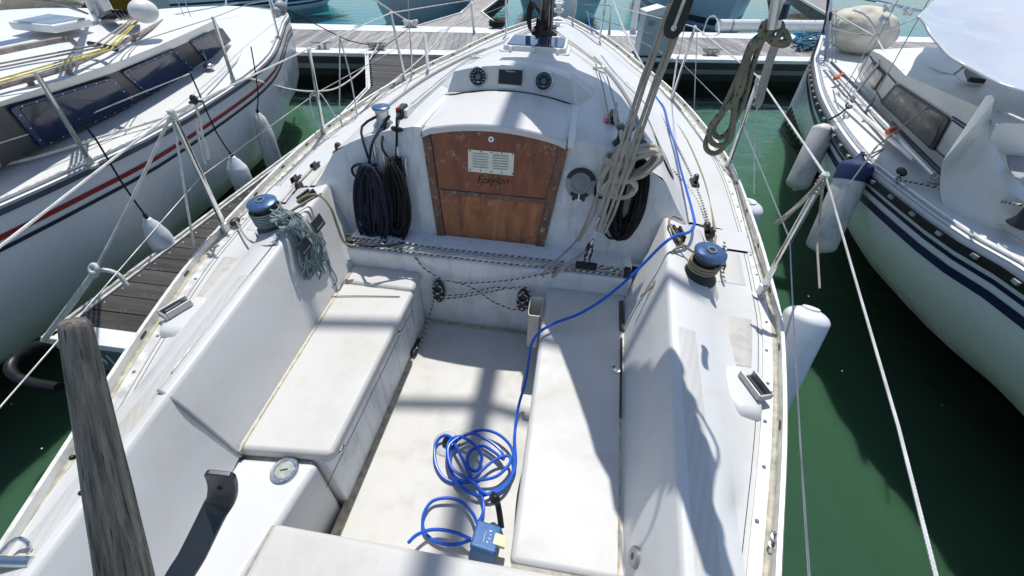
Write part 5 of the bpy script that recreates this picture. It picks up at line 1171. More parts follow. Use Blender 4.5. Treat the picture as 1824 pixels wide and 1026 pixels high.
MF = Matrix.Translation((fl0.x, fl0.y, 0)) @ Matrix((fn, fd, V((0, 0, 1)))).transposed().to_4x4()
FW_ = .60; FLN = (k3-fl0).dot(fd); FK = (k1-fl0).dot(fd); kx = (k2_-fl0).dot(fn); ky = (k2_-fl0).dot(fd)
EDG = [(0, 0)]+[((q_-fl0).dot(fn), (q_-fl0).dot(fd)) for q_ in (k1, k2_, k3)]
def edge_x(y):
    for (xa_, ya_), (xb_, yb_) in zip(EDG, EDG[1:]):
        if y <= yb_: return xa_+(xb_-xa_)*(y-ya_)/(yb_-ya_)
    return EDG[-1][0]
def fplanks(b):
    y = .10
    while y < FLN-.05:
        xa = .065 if y < FK else .065+0*(y-FK)
        xa = edge_x(y)+.065
        xb = FW_ if y < FLN-2.6 else FW_+(y-FLN+2.6)*.42
        b.box((xa, y, PZ_-.035), (xb, y+.122, PZ_-.004+random.uniform(-.0015, .0015)), MF); y += .129
part('planks', FINGW, Fg, fplanks, smooth=False)
def fedge(b, o0, o1, z0, z1):
    pts = EDG
    for (ax_, ay), (bx, by) in zip(pts, pts[1:]):
        d_ = V((bx-ax_, by-ay, 0)).normalized(); nr = V((d_.y, -d_.x, 0))
        q_ = [V((ax_, ay, z0))+nr*o0, V((bx, by, z0))+nr*o0, V((bx, by, z0))+nr*o1, V((ax_, ay, z0))+nr*o1]
        b.prism([MF @ p for p in q_], V((0, 0, z1-z0)))
part('edge_rail', RAILA, Fg, lambda b: (fedge(b, 0, .022, .38, PZ_+.006), fedge(b, .040, .062, .38, PZ_+.004), fedge(b, .0, .062, .34, .425)))
part('edge_rail', RAILA, Fg, lambda b: b.box((FW_, 0, .34), (FW_+.06, FLN-2.6, PZ_+.005), MF))
part('end_board', DOCKE, Fg, lambda b: b.box((.0, -.02, .40), (FW_+.06, .095, PZ_+.004), MF), bevel=.004)
part('under_beam', DOCKM, Fg, lambda b: b.box((.01, .03, .10), (FW_+.05, FLN, .345), MF))
part('plank_screws', ALU, Fg, lambda b: [b.lathe([(.006, 0), (0, .002)], MF @ V((.085, .16+.129*i, PZ_-.003)), n=6) for i in range(0, 48)])
# number plate on the finger's end
eb = P(192, 632, y=(MF @ V((.3, -.02, .3))).y)
npl = part('number_board', TEALW, Fg, lambda b: b.box((.14, -.03, .235), (.60, -.008, .412), MF), bevel=.003)
c41 = MF @ V((.335, -.0315, .338)); M41 = Matrix.Translation(c41) @ Matrix((fn, V((0, 0, 1)), -fd)).transposed().to_4x4()
text_mesh(None, '41', .125, M41, 'number_lettering', WHITEP, npl)
bmp = [P(98, 608, z=.40), P(60, 618, z=.36), P(30, 636, z=.34), P(18, 655, z=.33), P(30, 672, z=.32), P(60, 682, z=.31), P(105, 690, z=.31)]
part('corner_bumper', RUBBER, Fg, lambda b: b.tube(bmp, .026, 12, smooth=6))
# next finger beyond the main pontoon, and the one at the right
def slab(name, pxs, label, top=DOCKW2, z=PZ_):
    t = thing(name, dk(*pxs[0]), label, 'pontoon'); t.location.z = 0
    q_ = [P(a, c, z=z) for a, c in pxs]
    part('deck_boards', top, t, lambda b: b.prism([p-V((0, 0, .05)) for p in q_], V((0, 0, .05))), smooth=False)
    part('side_beam', DOCKM, t, lambda b: b.prism([p-V((0, 0, .35)) for p in q_], V((0, 0, .295))), smooth=False)
    return t, q_
t2, q2 = slab('finger_pontoon', [(744, 47), (820, 24), (868, -14), (905, -14), (858, 22), (880, 40), (886, 49)], 'grey finger pontoon leading away behind the main pontoon, left of the red-striped bow')
part('edge_rail', RAILA, t2, lambda b: (b.tube([q2[0]+V((0, 0, .0)), q2[1], q2[2]], .035, 4), b.tube([q2[3], q2[4], q2[5]], .035, 4)))
t3, q3 = slab('finger_pontoon', [(1405, -14), (1480, 30), (1500, 30), (1470, -14)], 'finger pontoon at the right leading away past the dark gap beside the big grey hull')
part('edge_rail', RAILA, t3, lambda b: b.tube([q3[0], q3[1]], .045, 4))
# cleats on the pontoon
def cleat(px, py, label, k=1.0, ang=0):
    c = dk(px, py); c.z = PZ_+.004; t = thing('mooring_cleat', c, label, 'cleat', 'cleats along the main pontoon')
    M = Matrix.Translation(c) @ Matrix((e_, nn, V((0, 0, 1)))).transposed().to_4x4() @ Matrix.Rotation(ang, 4, 'Z') @ Matrix.Scale(k, 4)
    part('cleat_base', GREYP, t, lambda b: (b.box((-.12, -.05, 0), (.12, .05, .015), M), b.box((-.075, -.022, .0), (-.03, .022, .10), M), b.box((.03, -.022, .0), (.075, .022, .10), M)), bevel=.006)
    part('cleat_horns', GREYP, t, lambda b: b.tube([M @ V(p) for p in ((-.19, 0, .115), (-.1, 0, .108), (0, 0, .105), (.1, 0, .108), (.19, 0, .115))], lambda t_: .012+.008*(1-abs(2*t_-1)), 8))
    return M
def lash(M, m, r, label, seed, N=5):
    rd = random.Random(seed); runs = []
    for k in range(N):
        z = .02+.085*rd.random(); runs.append([M @ V((s*.13*x+rd.uniform(-.02, .02), y*.06+rd.uniform(-.01, .01), z+.03*abs(x)+rd.uniform(-.01, .015))) for s in (1,) for x, y in ((-1, -.6), (-.4, -.9), (.4, .8), (1, .6), (1, -.6), (.4, -.9), (-.4, .9), (-1, .6), (-1, -.5))])
    return RI('lashed_rope', m, runs, r, label, 'rope', 7, 4)
cleat(575, 88, 'bare grey cleat on the near edge of the pontoon beside the striped yacht bow')
c1 = cleat(672, 89, 'grey cleat under lashed line where the finger joins the pontoon'); lash(c1, R_GREY, .016, 'grey line lashed round the cleat where the finger joins the pontoon', 1)
c2 = cleat(732, 49, 'cleat on the far edge under a heap of white rope'); lash(c2, R_WHT, .020, 'heap of white rope lashed round the far-edge cleat', 2, 9)
c3 = cleat(885, 51, 'cleat on the far edge under black rope', 1.1); lash(c3, R_BLK, .03, 'heap of black rope lashed on the far edge of the pontoon left of the mast', 3, 8)
c4 = cleat(1265, 99, 'cleat on the near pontoon edge right of the service pedestal'); lash(c4, R_GREY, .018, 'grey line lashed round the cleat right of the pedestal', 4)
gl = P(443, 140, z=1.06)
RI('mooring_line', R_WHT, [PW(gl, c1 @ V((.05, 0, .1)), [(480, 150), (520, 160), (560, 163), (600, 157), (640, 130), (655, 112)])], .013, 'white mooring line sagging from the striped yacht to the cleat at the finger', 'mooring line', 8)
RI('mooring_line', R_WHT, [PW(P(660, -6, z=1.3), c2 @ V((0, 0, .1)), [(698, 20)])], .016, 'white line crossing high over the port rail to the far-edge cleat', 'mooring line', 8, 2)
RI('mooring_line', R_BLK, [PW(P(508, 15, z=1.2), c1 @ V((-.1, 0, .08)), [(560, 42), (620, 72)])], .009, 'thin black line from the striped yacht bow across the pontoon', 'mooring line', 6, 2)
RI('mooring_line', R_LIFE, [PW(P(1046, 28, z=1.25), dk(1480, 70), [(1130, 52), (1250, 82), (1330, 75)])], .006, 'thin line from our bow across the pontoon to the right', 'mooring line', 6, 2)
RI('mooring_line', R_LIFE, [[P(1085, -20, y=6.0), P(1110, 50, y=5.2), P(1150, 125, y=4.4), P(1165, 155, y=4.1)]], .008, 'pale line slanting down over the starboard foredeck rail', 'mooring line', 6, 2)
RI('mooring_line', R_LIFE, [PW(P(850, -8, y=6.6), P(640, 192, z=1.02), [(760, 95), (700, 145)])], .009, 'pale line slanting down over the port foredeck rail', 'mooring line', 6, 2)
# service pedestal
pc = dk(1160, 103); d_ = depth(pc); wd = 54*d_/FOC; hh = P(1163, 22, y=pc.y+.1).z-PZ_
Pd = thing('service_pedestal', (pc.x, pc.y, PZ_), 'pale blue grey service pedestal with white pitched cap on the pontoon', 'pedestal')
MPd = Matrix.Translation((pc.x, pc.y+.14, PZ_+.006)) @ Matrix((e_, nn, V((0, 0, 1)))).transposed().to_4x4()
part('pedestal_body', PEDC, Pd, lambda b: b.box((-wd*.5, -.13, 0), (wd*.5, .22, hh), MPd), bevel=.02)
part('pedestal_base', DOCKM, Pd, lambda b: b.box((-wd*.53, -.15, -.002), (wd*.53, .25, .03), MPd))
part('pedestal_cap', WHITEP, Pd, lambda b: b.prism([MPd @ V(p) for p in ((-wd*.53, -.17, hh-.04), (wd*.53, -.17, hh-.04), (wd*.53, -.17, hh+.02), (0, -.17, hh+.10), (-wd*.53, -.17, hh+.02))], nn*.42), bevel=.008)
part('pedestal_panel', GREYP, Pd, lambda b: (b.box((-wd*.38, -.134, hh*.72), (-wd*.16, -.128, hh*.84), MPd),), bevel=.003)
# handrail arch, fender roll, mess of lines
RI('boarding_arch', STEEL, [[dk(1252, 62), P(1255, 48, y=dk(1252, 62).y), P(1262, 32, y=dk(1252, 62).y+.05), P(1272, 28, y=dk(1252, 62).y+.1), P(1279, 38, y=dk(1252, 62).y+.1), dk(1281, 60)]], .02, 'steel arch standing on the far edge of the pontoon', 'handrail', 8, 4)
FR = [dk(1276, 57)+V((0, 0, .14)), dk(1330, 57)+V((0, 0, .14)), dk(1400, 58)+V((0, 0, .14)), dk(1462, 58)+V((0, 0, .14))]
b = MB(); b.tube(FR, .13, 16); fr_ = tag(b.build('dock_fender_roll', WHITEP, None), 'long white fender roll along the far edge of the pontoon', 'fender')
part('roll_strap', GREYP, fr_, lambda b: [b.tube([FR[0].lerp(FR[3], k)-fr_.location-V((.02, 0, 0)), FR[0].lerp(FR[3], k)-fr_.location+V((.03, 0, 0))], .134, 16) for k in (.12, .38, .66, .88)])
rd = random.Random(4); runs = []
for k in range(16):
    p = dk(1412+rd.uniform(0, 40), 84+rd.uniform(-10, 8)); q_ = []
    for i in range(7): q_.append(dk(1405+rd.uniform(0, 78), 84+rd.uniform(-16, 9))+V((0, 0, .02+rd.random()*.16)))
    runs.append(q_)
RI('tangled_lines', TURQ, runs[:6], .013, 'tangle of turquoise line on the pontoon by the right-hand bow', 'rope', 5, 4)
RI('tangled_lines', RUBBER, runs[6:12], .012, 'tangle of black line on the pontoon by the right-hand bow', 'rope', 5, 4)
RI('tangled_lines', R_GRN, runs[12:], .012, 'tangle of pale green line on the pontoon by the right-hand bow', 'rope', 5, 4)
RI('mooring_line', R_BLK, [PW(dk(1450, 90), P(1476, -8, z=1.6), [(1462, 70), (1470, 40), (1474, 15)])], .022, 'thick dark line rising from the tangle beside the right-hand bow', 'mooring line', 7, 3)

# ------------------------------------------------------------------ neighbours
def hull_from(Gn, refl, stem, drop, par, m, names='hull', wl=-.35):
    """Gn: gunwale points of the near side from stern to bow; section: (outset fraction, z fraction)"""
    rows = []
    for p in Gn:
        q_ = refl(p); ax = (q_-p); hb = ax.length/2; a = ax.normalized() if hb > .01 else V((0, 0, 0)); c = (p+q_)/2; r = []
        for f, z in drop: r.append(V((p+a*min(f*min(1, hb/1.2), hb)).to_tuple()[:2]+(p.z+(wl-p.z)*z,)))
        r2 = [refl(v) for v in r][::-1]
        rows.append(r+[V((c.x, c.y, wl-.25))]+r2)
    b = MB(); b.grid(rows); b.poly(rows[0]); return b.build(names, m, par, ang=50), rows
def resample(pts, n):
    s = smooth_path(pts, 8); L = [0]
    for a, c in zip(s, s[1:]): L.append(L[-1]+(c-a).length)
    out = []
    for i in range(n):
        t = L[-1]*i/(n-1); j = max(k for k in range(len(L)) if L[k] <= t+1e-9); j = min(j, len(s)-2); out.append(s[j].lerp(s[j+1], (t-L[j])/max(1e-9, L[j+1]-L[j])))
    return out
def band(rows, z0, z1, m, par, name, side=1, out=.004):
    """a stripe that follows the near side of the hull between two heights below the gunwale"""
    def at(r, dz):
        half = r[:len(r)//2]; zt_ = half[0].z-dz
        for a, c in zip(half, half[1:]):
            if c.z <= zt_ <= a.z: return a.lerp(c, (a.z-zt_)/max(1e-6, a.z-c.z))
        return half[-1]
    b = MB(); g = []
    for i, r in enumerate(rows):
        cen = r[len(r)//2]; g_ = []
        for k in range(4):
            p = at(r, z0+(z1-z0)*k/3); n_ = V((p.x-cen.x, p.y-cen.y, 0)); n_ = n_.normalized() if n_.length > .01 else V((0, 0, 0)); g_.append(p+n_*out)
        g.append(g_)
    b.grid(g); return b.build(name, m, par, solid=0)
# --- port neighbour
NP = thing('sailing_yacht', (-3.8, 2.5, 0), 'white yacht at the left with red and black stripes and dark blue windows', 'sailboat')
AX0, AXD = V((-4.12, 2.0, 0)), V((-.148, .989, 0)).normalized()
def refP(p): d = V((p.x-AX0.x, p.y-AX0.y, 0)); t = d.dot(AXD); f = AX0+AXD*t; return V((2*f.x-p.x, 2*f.y-p.y, p.z))
GP_px = [(-60, 396, .99), (0, 369, .99), (91, 328, .99), (240, 259, 1.0), (320, 215, 1.0), (372, 184, 1.01), (420, 153, 1.03), (456, 127, 1.06), (485, 97, 1.10), (499, 65, 1.14), (506, 42, 1.18), (509, 22, 1.21)]
Gp = [V((-3.15, -1.6, .98)), V((-2.90, -.4, .98)), V((-2.72, .6, .985))]+[P(a, c, z=z) for a, c, z in GP_px[1:]]
f_ = AX0+AXD*((Gp[-1]-AX0).dot(AXD)); Gp.append(V((f_.x+AXD.x*.25, f_.y+AXD.y*.25, 1.22)))
Gp = resample(Gp, 40)
SEC = [(0, 0), (.0, .03), (.03, .25), (.10, .48), (.24, .64), (.46, .76), (.85, .92), (1.2, 1.0)]
hp, rp = hull_from(Gp, refP, None, SEC, NP, NHULL)
band(rp, .126, .156, REDST, NP, 'red_stripe'); band(rp, .188, .211, BLKST, NP, 'black_stripe')
band(rp, .002, .032, plain('rub_rail_slate', (.06, .075, .095), .5), NP, 'rub_rail', out=.022)
band(rp, 1.02, 1.75, BOTTOM, NP, 'boot_top', out=.002)
def ndeck(Gn, refl, cen_up, par, m, name='deck', inset=.0):
    b = MB(); rows = []
    for p in Gn:
        q_ = refl(p); rows.append([p.lerp(q_, t)+V((0, 0, cen_up*4*t*(1-t)*min(1, (q_-p).length)+.004)) for t in [i/10 for i in range(11)]])
    b.grid(rows); return b.build(name, m, par, ang=60)
ndeck(Gp, refP, .03, NP, NDECK)
part('toe_rail', ALU, NP, lambda b: b.tube([p+V((-.035, 0, .018)) for p in Gp[2:-1]], .012, 6))
part('genoa_track', ALU, NP, lambda b: b.tube([P(345, 180, z=1.06), P(420, 110, z=1.1), P(478, 22, z=1.18)], .008, 5))
# cabin
cb = [(-90, 345, 1.05), (25, 283, 1.05), (75, 264, 1.05), (160, 222, 1.06), (262, 172, 1.07), (320, 137, 1.08), (365, 110, 1.09), (412, 74, 1.11)]
ce = [(-90, 215, 1.40), (0, 181, 1.40), (50, 164, 1.40), (120, 140, 1.40), (215, 108, 1.39), (280, 82, 1.38), (330, 60, 1.37), (382, 36, 1.34)]
def plane3(A_, B_, E_):
    n_ = (B_-A_).cross(E_-A_).normalized(); return (A_, n_ if n_.dot(CAMP-A_) > 0 else -n_)
PLP = plane3(P(75, 264, z=1.05), P(365, 110, z=1.09), P(215, 108, z=1.39))
Bp = [P(a, c, pl=PLP) for a, c, z in cb[1:]]; Ep = [P(a, c, pl=PLP) for a, c, z in ce[1:]]
Bp = [Bp[0]-(Bp[1]-Bp[0]).normalized()*2.2]+Bp; Ep = [Ep[0]-(Ep[1]-Ep[0]).normalized()*2.2]+Ep
def ncabin(Bs, Es, refl, crown, par, m, nose=None, name='cabin'):
    b = MB(); rows = []
    for p, e in zip(Bs, Es):
        q_, f_ = refl(p), refl(e); r = [p, p.lerp(e, .5), e, e.lerp(f_, .012)+V((0, 0, .012))]
        r += [e.lerp(f_, t)+V((0, 0, crown*4*t*(1-t))) for t in (.06, .15, .3, .5, .7, .85, .94)]+[f_.lerp(e, .012)+V((0, 0, .012)), f_, q_.lerp(f_, .5), q_]
        rows.append(r)
    if nose is not None: rows.append([V((p.x, p.y, min(p.z, q3_.z))) for p, q3_ in [(rows[-1][i].lerp((rows[-1][0]+rows[-1][-1])/2+V(nose), .35 if 1 < i < len(rows[-1])-2 else .1), rows[-1][0]) for i in range(len(rows[-1]))]])
    b.grid(rows); b.poly(rows[0]); return b.build(name, m, par, ang=30)
ncabin(Bp, Ep, refP, .07, NP, NDECK, AXD*.9)
def side_plane(A_, B_, E_): n_ = (B_-A_).cross(E_-A_).normalized(); return n_ if n_.dot(CAMP-A_) > 0 else -n_
def on_side(Bs, Es, px, py, out=.003):
    q_, n_ = PLP if Bs is Bp else PLS
    return P(px, py, pl=(q_+n_*out, n_)), n_
def on_side_old(Bs, Es, px, py, out=.003):
    """the point on the faceted cabin side that this pixel looks at"""
    best = None
    for i in range(len(Bs)-1):
        n_ = side_plane(Bs[i], Bs[i+1], Es[i]); p = P(px, py, pl=(Bs[i]+n_*out, n_)); d = (Bs[i+1]-Bs[i]); t = (p-Bs[i]).dot(d)/d.dot(d)
        e = 0 if 0 <= t <= 1 else min(abs(t), abs(t-1))
        if best is None or e < best[0]: best = (e, p, n_)
    return best[1], best[2]
def window(quad, Bs, Es, par, mg, mb, screws=True, label=None, grow=1.0, name='window', frame_t=.006, scr=22):
    Q = [on_side(Bs, Es, *q_) for q_ in quad]; n_ = sum((q_[1] for q_ in Q), V((0, 0, 0))).normalized()
    pts = [q_[0]+n_*.004 for q_ in Q]; c = sum(pts, V((0, 0, 0)))/4
    # subdivide outline
    o = []
    for a, d in zip(pts, pts[1:]+pts[:1]): o += [a.lerp(d, .04), a.lerp(d, .35), a.lerp(d, .65), a.lerp(d, .96)]
    wn = MB(); wn.prism(o, n_*.010); wn = wn.build(name, mb, par, bevel=.003, label=label)
    part('pane', mg, wn, lambda b: b.prism([c+(p-c)*.90+n_*.004 for p in o], n_*.0085), bevel=.002)
    if screws:
        def sc(b):
            for a, d in zip(pts, pts[1:]+pts[:1]):
                k = max(2, int((d-a).length/.11))
                for i in range(k): p = a.lerp(d, (i+.5)/k); p = c+(p-c)*.945+n_*.010; b.lathe([(.0055, 0), (.004, .003), (0, .0035)], p, n_, 8)
        part('window_screws', ALU, wn, sc)
    return wn
WB = glass('blue_acrylic_border', (.012, .030, .095), .2, .25)
def charcoal(b):
    tp = [(-40, 204), (0, 190), (100, 163), (200, 130), (300, 90), (345, 70), (380, 52), (396, 50)]; bt = [(5, 300), (25, 284), (110, 250), (200, 208), (290, 158), (350, 118), (380, 98), (412, 72)]
    g = [[on_side(Bp, Ep, *a, out=.001)[0], on_side(Bp, Ep, *c, out=.001)[0]] for a, c in zip(tp, bt)]
    b.grid(g)
part('charcoal_band', DGREY, NP, charcoal, solid=0)
window([(11, 191), (196, 136), (243, 181), (70, 262)], Bp, Ep, NP, BLUEG, WB, label='long aft dark blue window')
window([(213, 127), (308, 86), (343, 122), (262, 171)], Bp, Ep, NP, BLUEG, WB, label='middle dark blue window')
window([(336, 73), (369, 57), (393, 85), (366, 109)], Bp, Ep, NP, BLUEG, WB, label='small forward dark blue window')
RZ = 1.455
part('handrail', TEAKG, NP, lambda b: (b.tube([P(-60, 176, z=RZ), P(0, 154, z=RZ), P(60, 138, z=RZ), P(122, 118, z=RZ), P(190, 88, z=RZ), P(250, 60, z=RZ), P(298, 33, z=RZ)], .016, 6, smooth=3), [b.tube([P(x, y, z=RZ-.005), P(x, y, z=RZ-.005)-V((0, 0, .05))], .018, 6) for x, y in ((50, 141), (118, 120), (235, 67), (305, 31))]))
part('handrail', TEAKG, NP, lambda b: b.tube([P(-40, 100, z=1.53), P(0, 92, z=1.53), P(60, 80, z=1.53), P(118, 70, z=1.53), P(134, 78, z=1.49)], .018, 6, smooth=3))
hq = [P(22, 53, z=1.50), P(100, 60, z=1.50), P(168, 46, z=1.50), P(95, 37, z=1.50)]
nh = part('deck_hatch', WHITEP, NP, lambda b: b.prism(hq, V((0, 0, .055))), bevel=.012)
hc = sum(hq, V((0, 0, 0)))/4; part('hatch_pane', glass('sky_blue_acrylic', (.05, .10, .22), .03), nh, lambda b: b.prism([hc+(p-hc)*.86+V((0, 0, .05)) for p in hq], V((0, 0, .008))))
cv_ = part('cowl_vent', WHITEP, NP, lambda b: b.blob(P(256, 20, z=1.62), (.085, .12, .085))); part('vent_neck', WHITEP, cv_, lambda b: b.lathe([(.085, 0), (.075, .07), (.06, .12)], P(266, 37, z=1.44), n=18))
part('vent_box', WHITEP, NP, lambda b: b.prism([P(184, 52, z=1.44), P(262, 36, z=1.44), P(262, 30, z=1.44), P(184, 44, z=1.44)], V((0, 0, .07))), bevel=.01)
og = part('deck_organiser', BLACK, NP, lambda b: (b.tube([P(160, 78, z=1.50), P(206, 87, z=1.50)], .02, 6),))
part('halyard', R_GREY, NP, lambda b: [b.tube(q_, .006, 5) for q_ in ([P(-40, 121, z=1.50), P(168, 81, z=1.51), P(232, 36, z=1.55)], [P(-40, 128, z=1.50), P(180, 84, z=1.51), P(238, 36, z=1.55)])], label='grey halyards led aft over the cabin top')
part('halyard', YEL, NP, lambda b: [b.tube(q_, .0045, 5) for q_ in ([P(-40, 152, z=1.49), P(190, 86, z=1.51), P(245, 36, z=1.55)], [P(-40, 158, z=1.48), P(198, 88, z=1.51), P(247, 37, z=1.55)])], label='yellow halyards led aft over the cabin top')
mz = P(190, 36, z=1.48)
part('mast', ALU, NP, lambda b: b.grid([[V((mz.x+.07*math.cos(6.283*i/18)-.15*(z-1.48)*.0, mz.y+.10*math.sin(6.283*i/18), z)) for i in range(18)] for z in (1.47, 5, 10)], True, True))
part('mast_ropes', RUBBER, NP, lambda b: [b.tube([P(215+i*6, 34, z=1.5), P(200+i*7, 20, z=1.6), P(176+i*5, 33, z=1.5)], .014, 5, smooth=3) for i in range(6)])
part('halyard', RUBBER, NP, lambda b: [b.tube([mz+V((-.05, -.1, .06)), P(120-i*8, 10-i*2, y=mz.y-1.0), P(30-i*12, -14, y=mz.y-2.2)], .009, 5) for i in range(4)], label='black lines rising aft from the mast foot')
def cloth(b):
    g = []
    top = [(-80, -50), (0, -45), (60, -40), (110, -25), (150, -8)]; bot = [(-80, 60), (0, 52), (55, 47), (110, 38), (142, 24)]
    for i, (a, c) in enumerate(zip(top, bot)):
        g.append([P(a[0]+(c[0]-a[0])*t, a[1]+(c[1]-a[1])*t, d=7.2+.35*i+.12*math.sin(t*9+i)) for t in [k/8 for k in range(9)]])
    b.grid(g)
part('furled_sail', OLDSAIL, NP, cloth, solid=.03)
# stanchions and lifelines of the port neighbour
for (a, c), (e, f) in (((165, 296), (64, 130)), ((418, 150), (379, 30)), ((498, 74), (478, -8))):
    b0 = P(a, c, z=1.03 if a < 400 else 1.1); tp = P(e, f, y=b0.y); s_ = part('stanchion', STEEL, NP, lambda b: b.tube([b0, tp], .0135, 8)); part('stanchion_base', ALU, s_, lambda b: b.lathe([(.035, -.005), (.035, .01), (.02, .014), (.02, .06)], b0, (0, 0, 1), 12))
part('lifeline', R_LIFE, NP, lambda b: b.tube([P(-60, 272, y=1.6), P(0, 254, y=1.9), P(142, 211, y=2.5), P(250, 166, y=3.1), P(340, 130, y=3.75)], .005, 6), label='white middle lifeline along the blue windows')
part('lifeline', WIRE, NP, lambda b: (b.tube([P(64, 132, y=2.05), P(379, 32, y=4.2), P(440, 8, y=5.2), P(500, -4, y=6.4)], .0035, 5), b.tube([P(280, 32, y=5.2), P(425, 5, y=6.2)], .006, 5)), label='upper wire lifeline')
part('shroud', WIRE, NP, lambda b: [b.tube([P(372, 118, z=1.1), P(x, -30, y=4.6)], .0035, 5) for x in (300, 318)])
part('chainplate', STEEL, NP, lambda b: b.blob(P(372, 118, z=1.11), (.05, .05, .03)))
part('pulpit', STEEL, NP, lambda b: (b.tube([P(494, 30, z=1.2), P(480, -10, y=7.3), P(440, -20, y=7.3)], .014, 6), b.tube([P(508, 20, z=1.22), P(512, -15, y=7.6)], .014, 6), b.tube([P(400, 34, z=1.2), P(404, -10, y=7.8)], .013, 6)))
part('bow_fitting', GREYP, NP, lambda b: (b.blob(P(500, 12, z=1.3), (.07, .12, .08)), b.blob(P(492, 20, z=1.27), (.05, .06, .05))))
part('deck_rope', R_WHT, NP, lambda b: b.tube([P(-20, 298, z=1.04), P(60, 281, z=1.04), P(180, 244, z=1.04), P(300, 207, z=1.04), P(350, 180, z=1.05)], .009, 6, smooth=3))
GF = 'fenders between the striped yacht and the finger'
def lf(px, py, x, r, L, lab, ln, m=FENDW, ax=(0, 0, -1), neck=.06):
    c = P(px, py, x=x); fender('fender', c, r, L, ax, m, lab, GF, neck=neck)
    RI('fender_line', R_BLK, [PW(P(*ln[0], x=x+.02), c+V((0, 0, neck+.02)), ln[1:])], .0055, lab.replace('white', 'dark').split(' ')[0]+' line holding the '+lab.split(' ', 1)[1] if 0 else 'dark line down to the '+lab, 'rope', 6, 2)
lf(270, 402, -2.38, .075, .50, 'white fender nearest the camera beside the finger', [(141, 212), (172, 250), (215, 322), (250, 372)])
lf(418, 290, -2.52, .085, .30, 'round-bellied white fender below the striped hull', [(338, 129), (352, 160), (385, 235)])
lf(463, 212, -2.72, .085, .85, 'long greyish fender near the striped bow', [(447, 83), (455, 130), (460, 170)], FENDD, (.05, -.12, -1))
# --- starboard neighbour
NS = thing('sailing_yacht', (3.9, 3.5, 0), 'white yacht at the right with twin navy stripes and black studded rub rail', 'sailboat')
def refS(p): return V((2*(3.86+.02*(p.y-3))-p.x, p.y, p.z))
Gs = [V((3.1, -1.2, 1.0)), V((2.88, .3, 1.0)), V((2.74, 1.3, 1.0))]+[P(a, c, z=z) for a, c, z in [(1824, 484, 1.0), (1700, 412, 1.0), (1600, 338, 1.0), (1540, 288, 1.0), (1492, 226, 1.01), (1462, 170, 1.03), (1452, 128, 1.06), (1450, 104, 1.09), (1456, 84, 1.12)]]
lastp = Gs[-1]; Gs.append(V((3.86+.02*(lastp.y-2.2), lastp.y+.9, 1.14))); Gs = resample(Gs, 44)
SEC2 = [(0, 0), (.0, .03), (.05, .22), (.20, .42), (.45, .60), (.75, .74), (1.1, .90), (1.4, 1.0)]
hs, rs = hull_from(Gs, refS, None, SEC2, NS, NHULL)
band(rs, .112, .138, NAVY, NS, 'navy_stripe'); band(rs, .178, .230, NAVY, NS, 'navy_stripe')
band(rs, .985, 1.7, BOTTOM, NS, 'boot_top', out=.003)
rr_ = band(rs, -.005, .075, BLACK, NS, 'rub_rail', out=.03)
for i in range(2, 36): part('rail_stud', ALU, rr_, lambda b: b.box((-.008, -.02, -.009), (.006, .02, .009), Matrix.Translation(Gs[i].lerp(Gs[i+1], .5)+V((-.034, 0, -.04)))))
ndeck(Gs, refS, .03, NS, NDECK)
part('toe_rail', ALU, NS, lambda b: b.tube([p+V((.04, 0, .02)) for p in Gs[2:-1]], .012, 6))
bs = [(1712, 352, 1.04), (1680, 315, 1.04), (1640, 278, 1.04), (1600, 240, 1.05), (1568, 200, 1.06), (1545, 165, 1.07), (1530, 140, 1.08), (1528, 122, 1.09)]
es = [(1775, 222, 1.42), (1742, 190, 1.45), (1700, 172, 1.45), (1655, 152, 1.45), (1612, 134, 1.45), (1590, 112, 1.42), (1570, 98, 1.40), (1554, 90, 1.36)]
PLS = plane3(P(1665, 285, z=1.05), P(1540, 155, z=1.07), P(1640, 146, z=1.45))
Bs_ = [P(a, c, pl=PLS) for a, c, z in bs]; Es_ = [P(a, c, pl=PLS) for a, c, z in es]
ncabin(Bs_, Es_, refS, .06, NS, NDECK, V((0, .8, 0)))
window([(1599, 148), (1696, 211), (1665, 269), (1570, 181)], Bs_, Es_, NS, SMOKE, BLACK, False, label='long smoked window in a black rubber frame')
window([(1557, 109), (1579, 131), (1559, 161), (1540, 131)], Bs_, Es_, NS, SMOKE, BLACK, False, label='short forward smoked window in a black frame')
def vstripe(a, c): return lambda b: b.tube([on_side(Bs_, Es_, *a, out=.003)[0], on_side(Bs_, Es_, *c, out=.003)[0]], .006, 4)
for a, c in (((1550, 100), (1557, 112)), ((1580, 130), (1596, 148)), ((1697, 208), (1722, 224)), ((1697, 214), (1720, 230)), ((1666, 266), (1685, 282)), ((1560, 160), (1570, 178))): part('side_pinstripe', NAVY, NS, vstripe(a, c))
# cockpit coaming wing and cream well
part('cockpit_well', CREAM, NS, lambda b: b.prism([P(1722, 338, z=1.08), P(1766, 232, z=1.30), P(1830, 215, z=1.30), P(1900, 260, z=1.25), P(1900, 420, z=1.06)], V((0, 0, -.05))), bevel=.02)
def wing(b):
    a_ = [P(1757, 170, z=1.62), P(1748, 196, z=1.52), P(1746, 236, z=1.42), P(1756, 275, z=1.34), P(1780, 318, z=1.26), P(1812, 352, z=1.2), P(1860, 384, z=1.14)]
    c_ = [P(1771, 178, z=1.62), P(1766, 200, z=1.54), P(1764, 232, z=1.45), P(1777, 268, z=1.37), P(1798, 305, z=1.29), P(1828, 335, z=1.22), P(1870, 362, z=1.16)]
    b.grid([[x, x.lerp(y, .5)+V((0, 0, .012)), y, y-V((0, 0, .1)), x+V((0.02, 0, -.35))] for x, y in zip(smooth_path(a_, 5), smooth_path(c_, 5))], True, True)
part('coaming_wing', NDECK, NS, wing, ang=60)
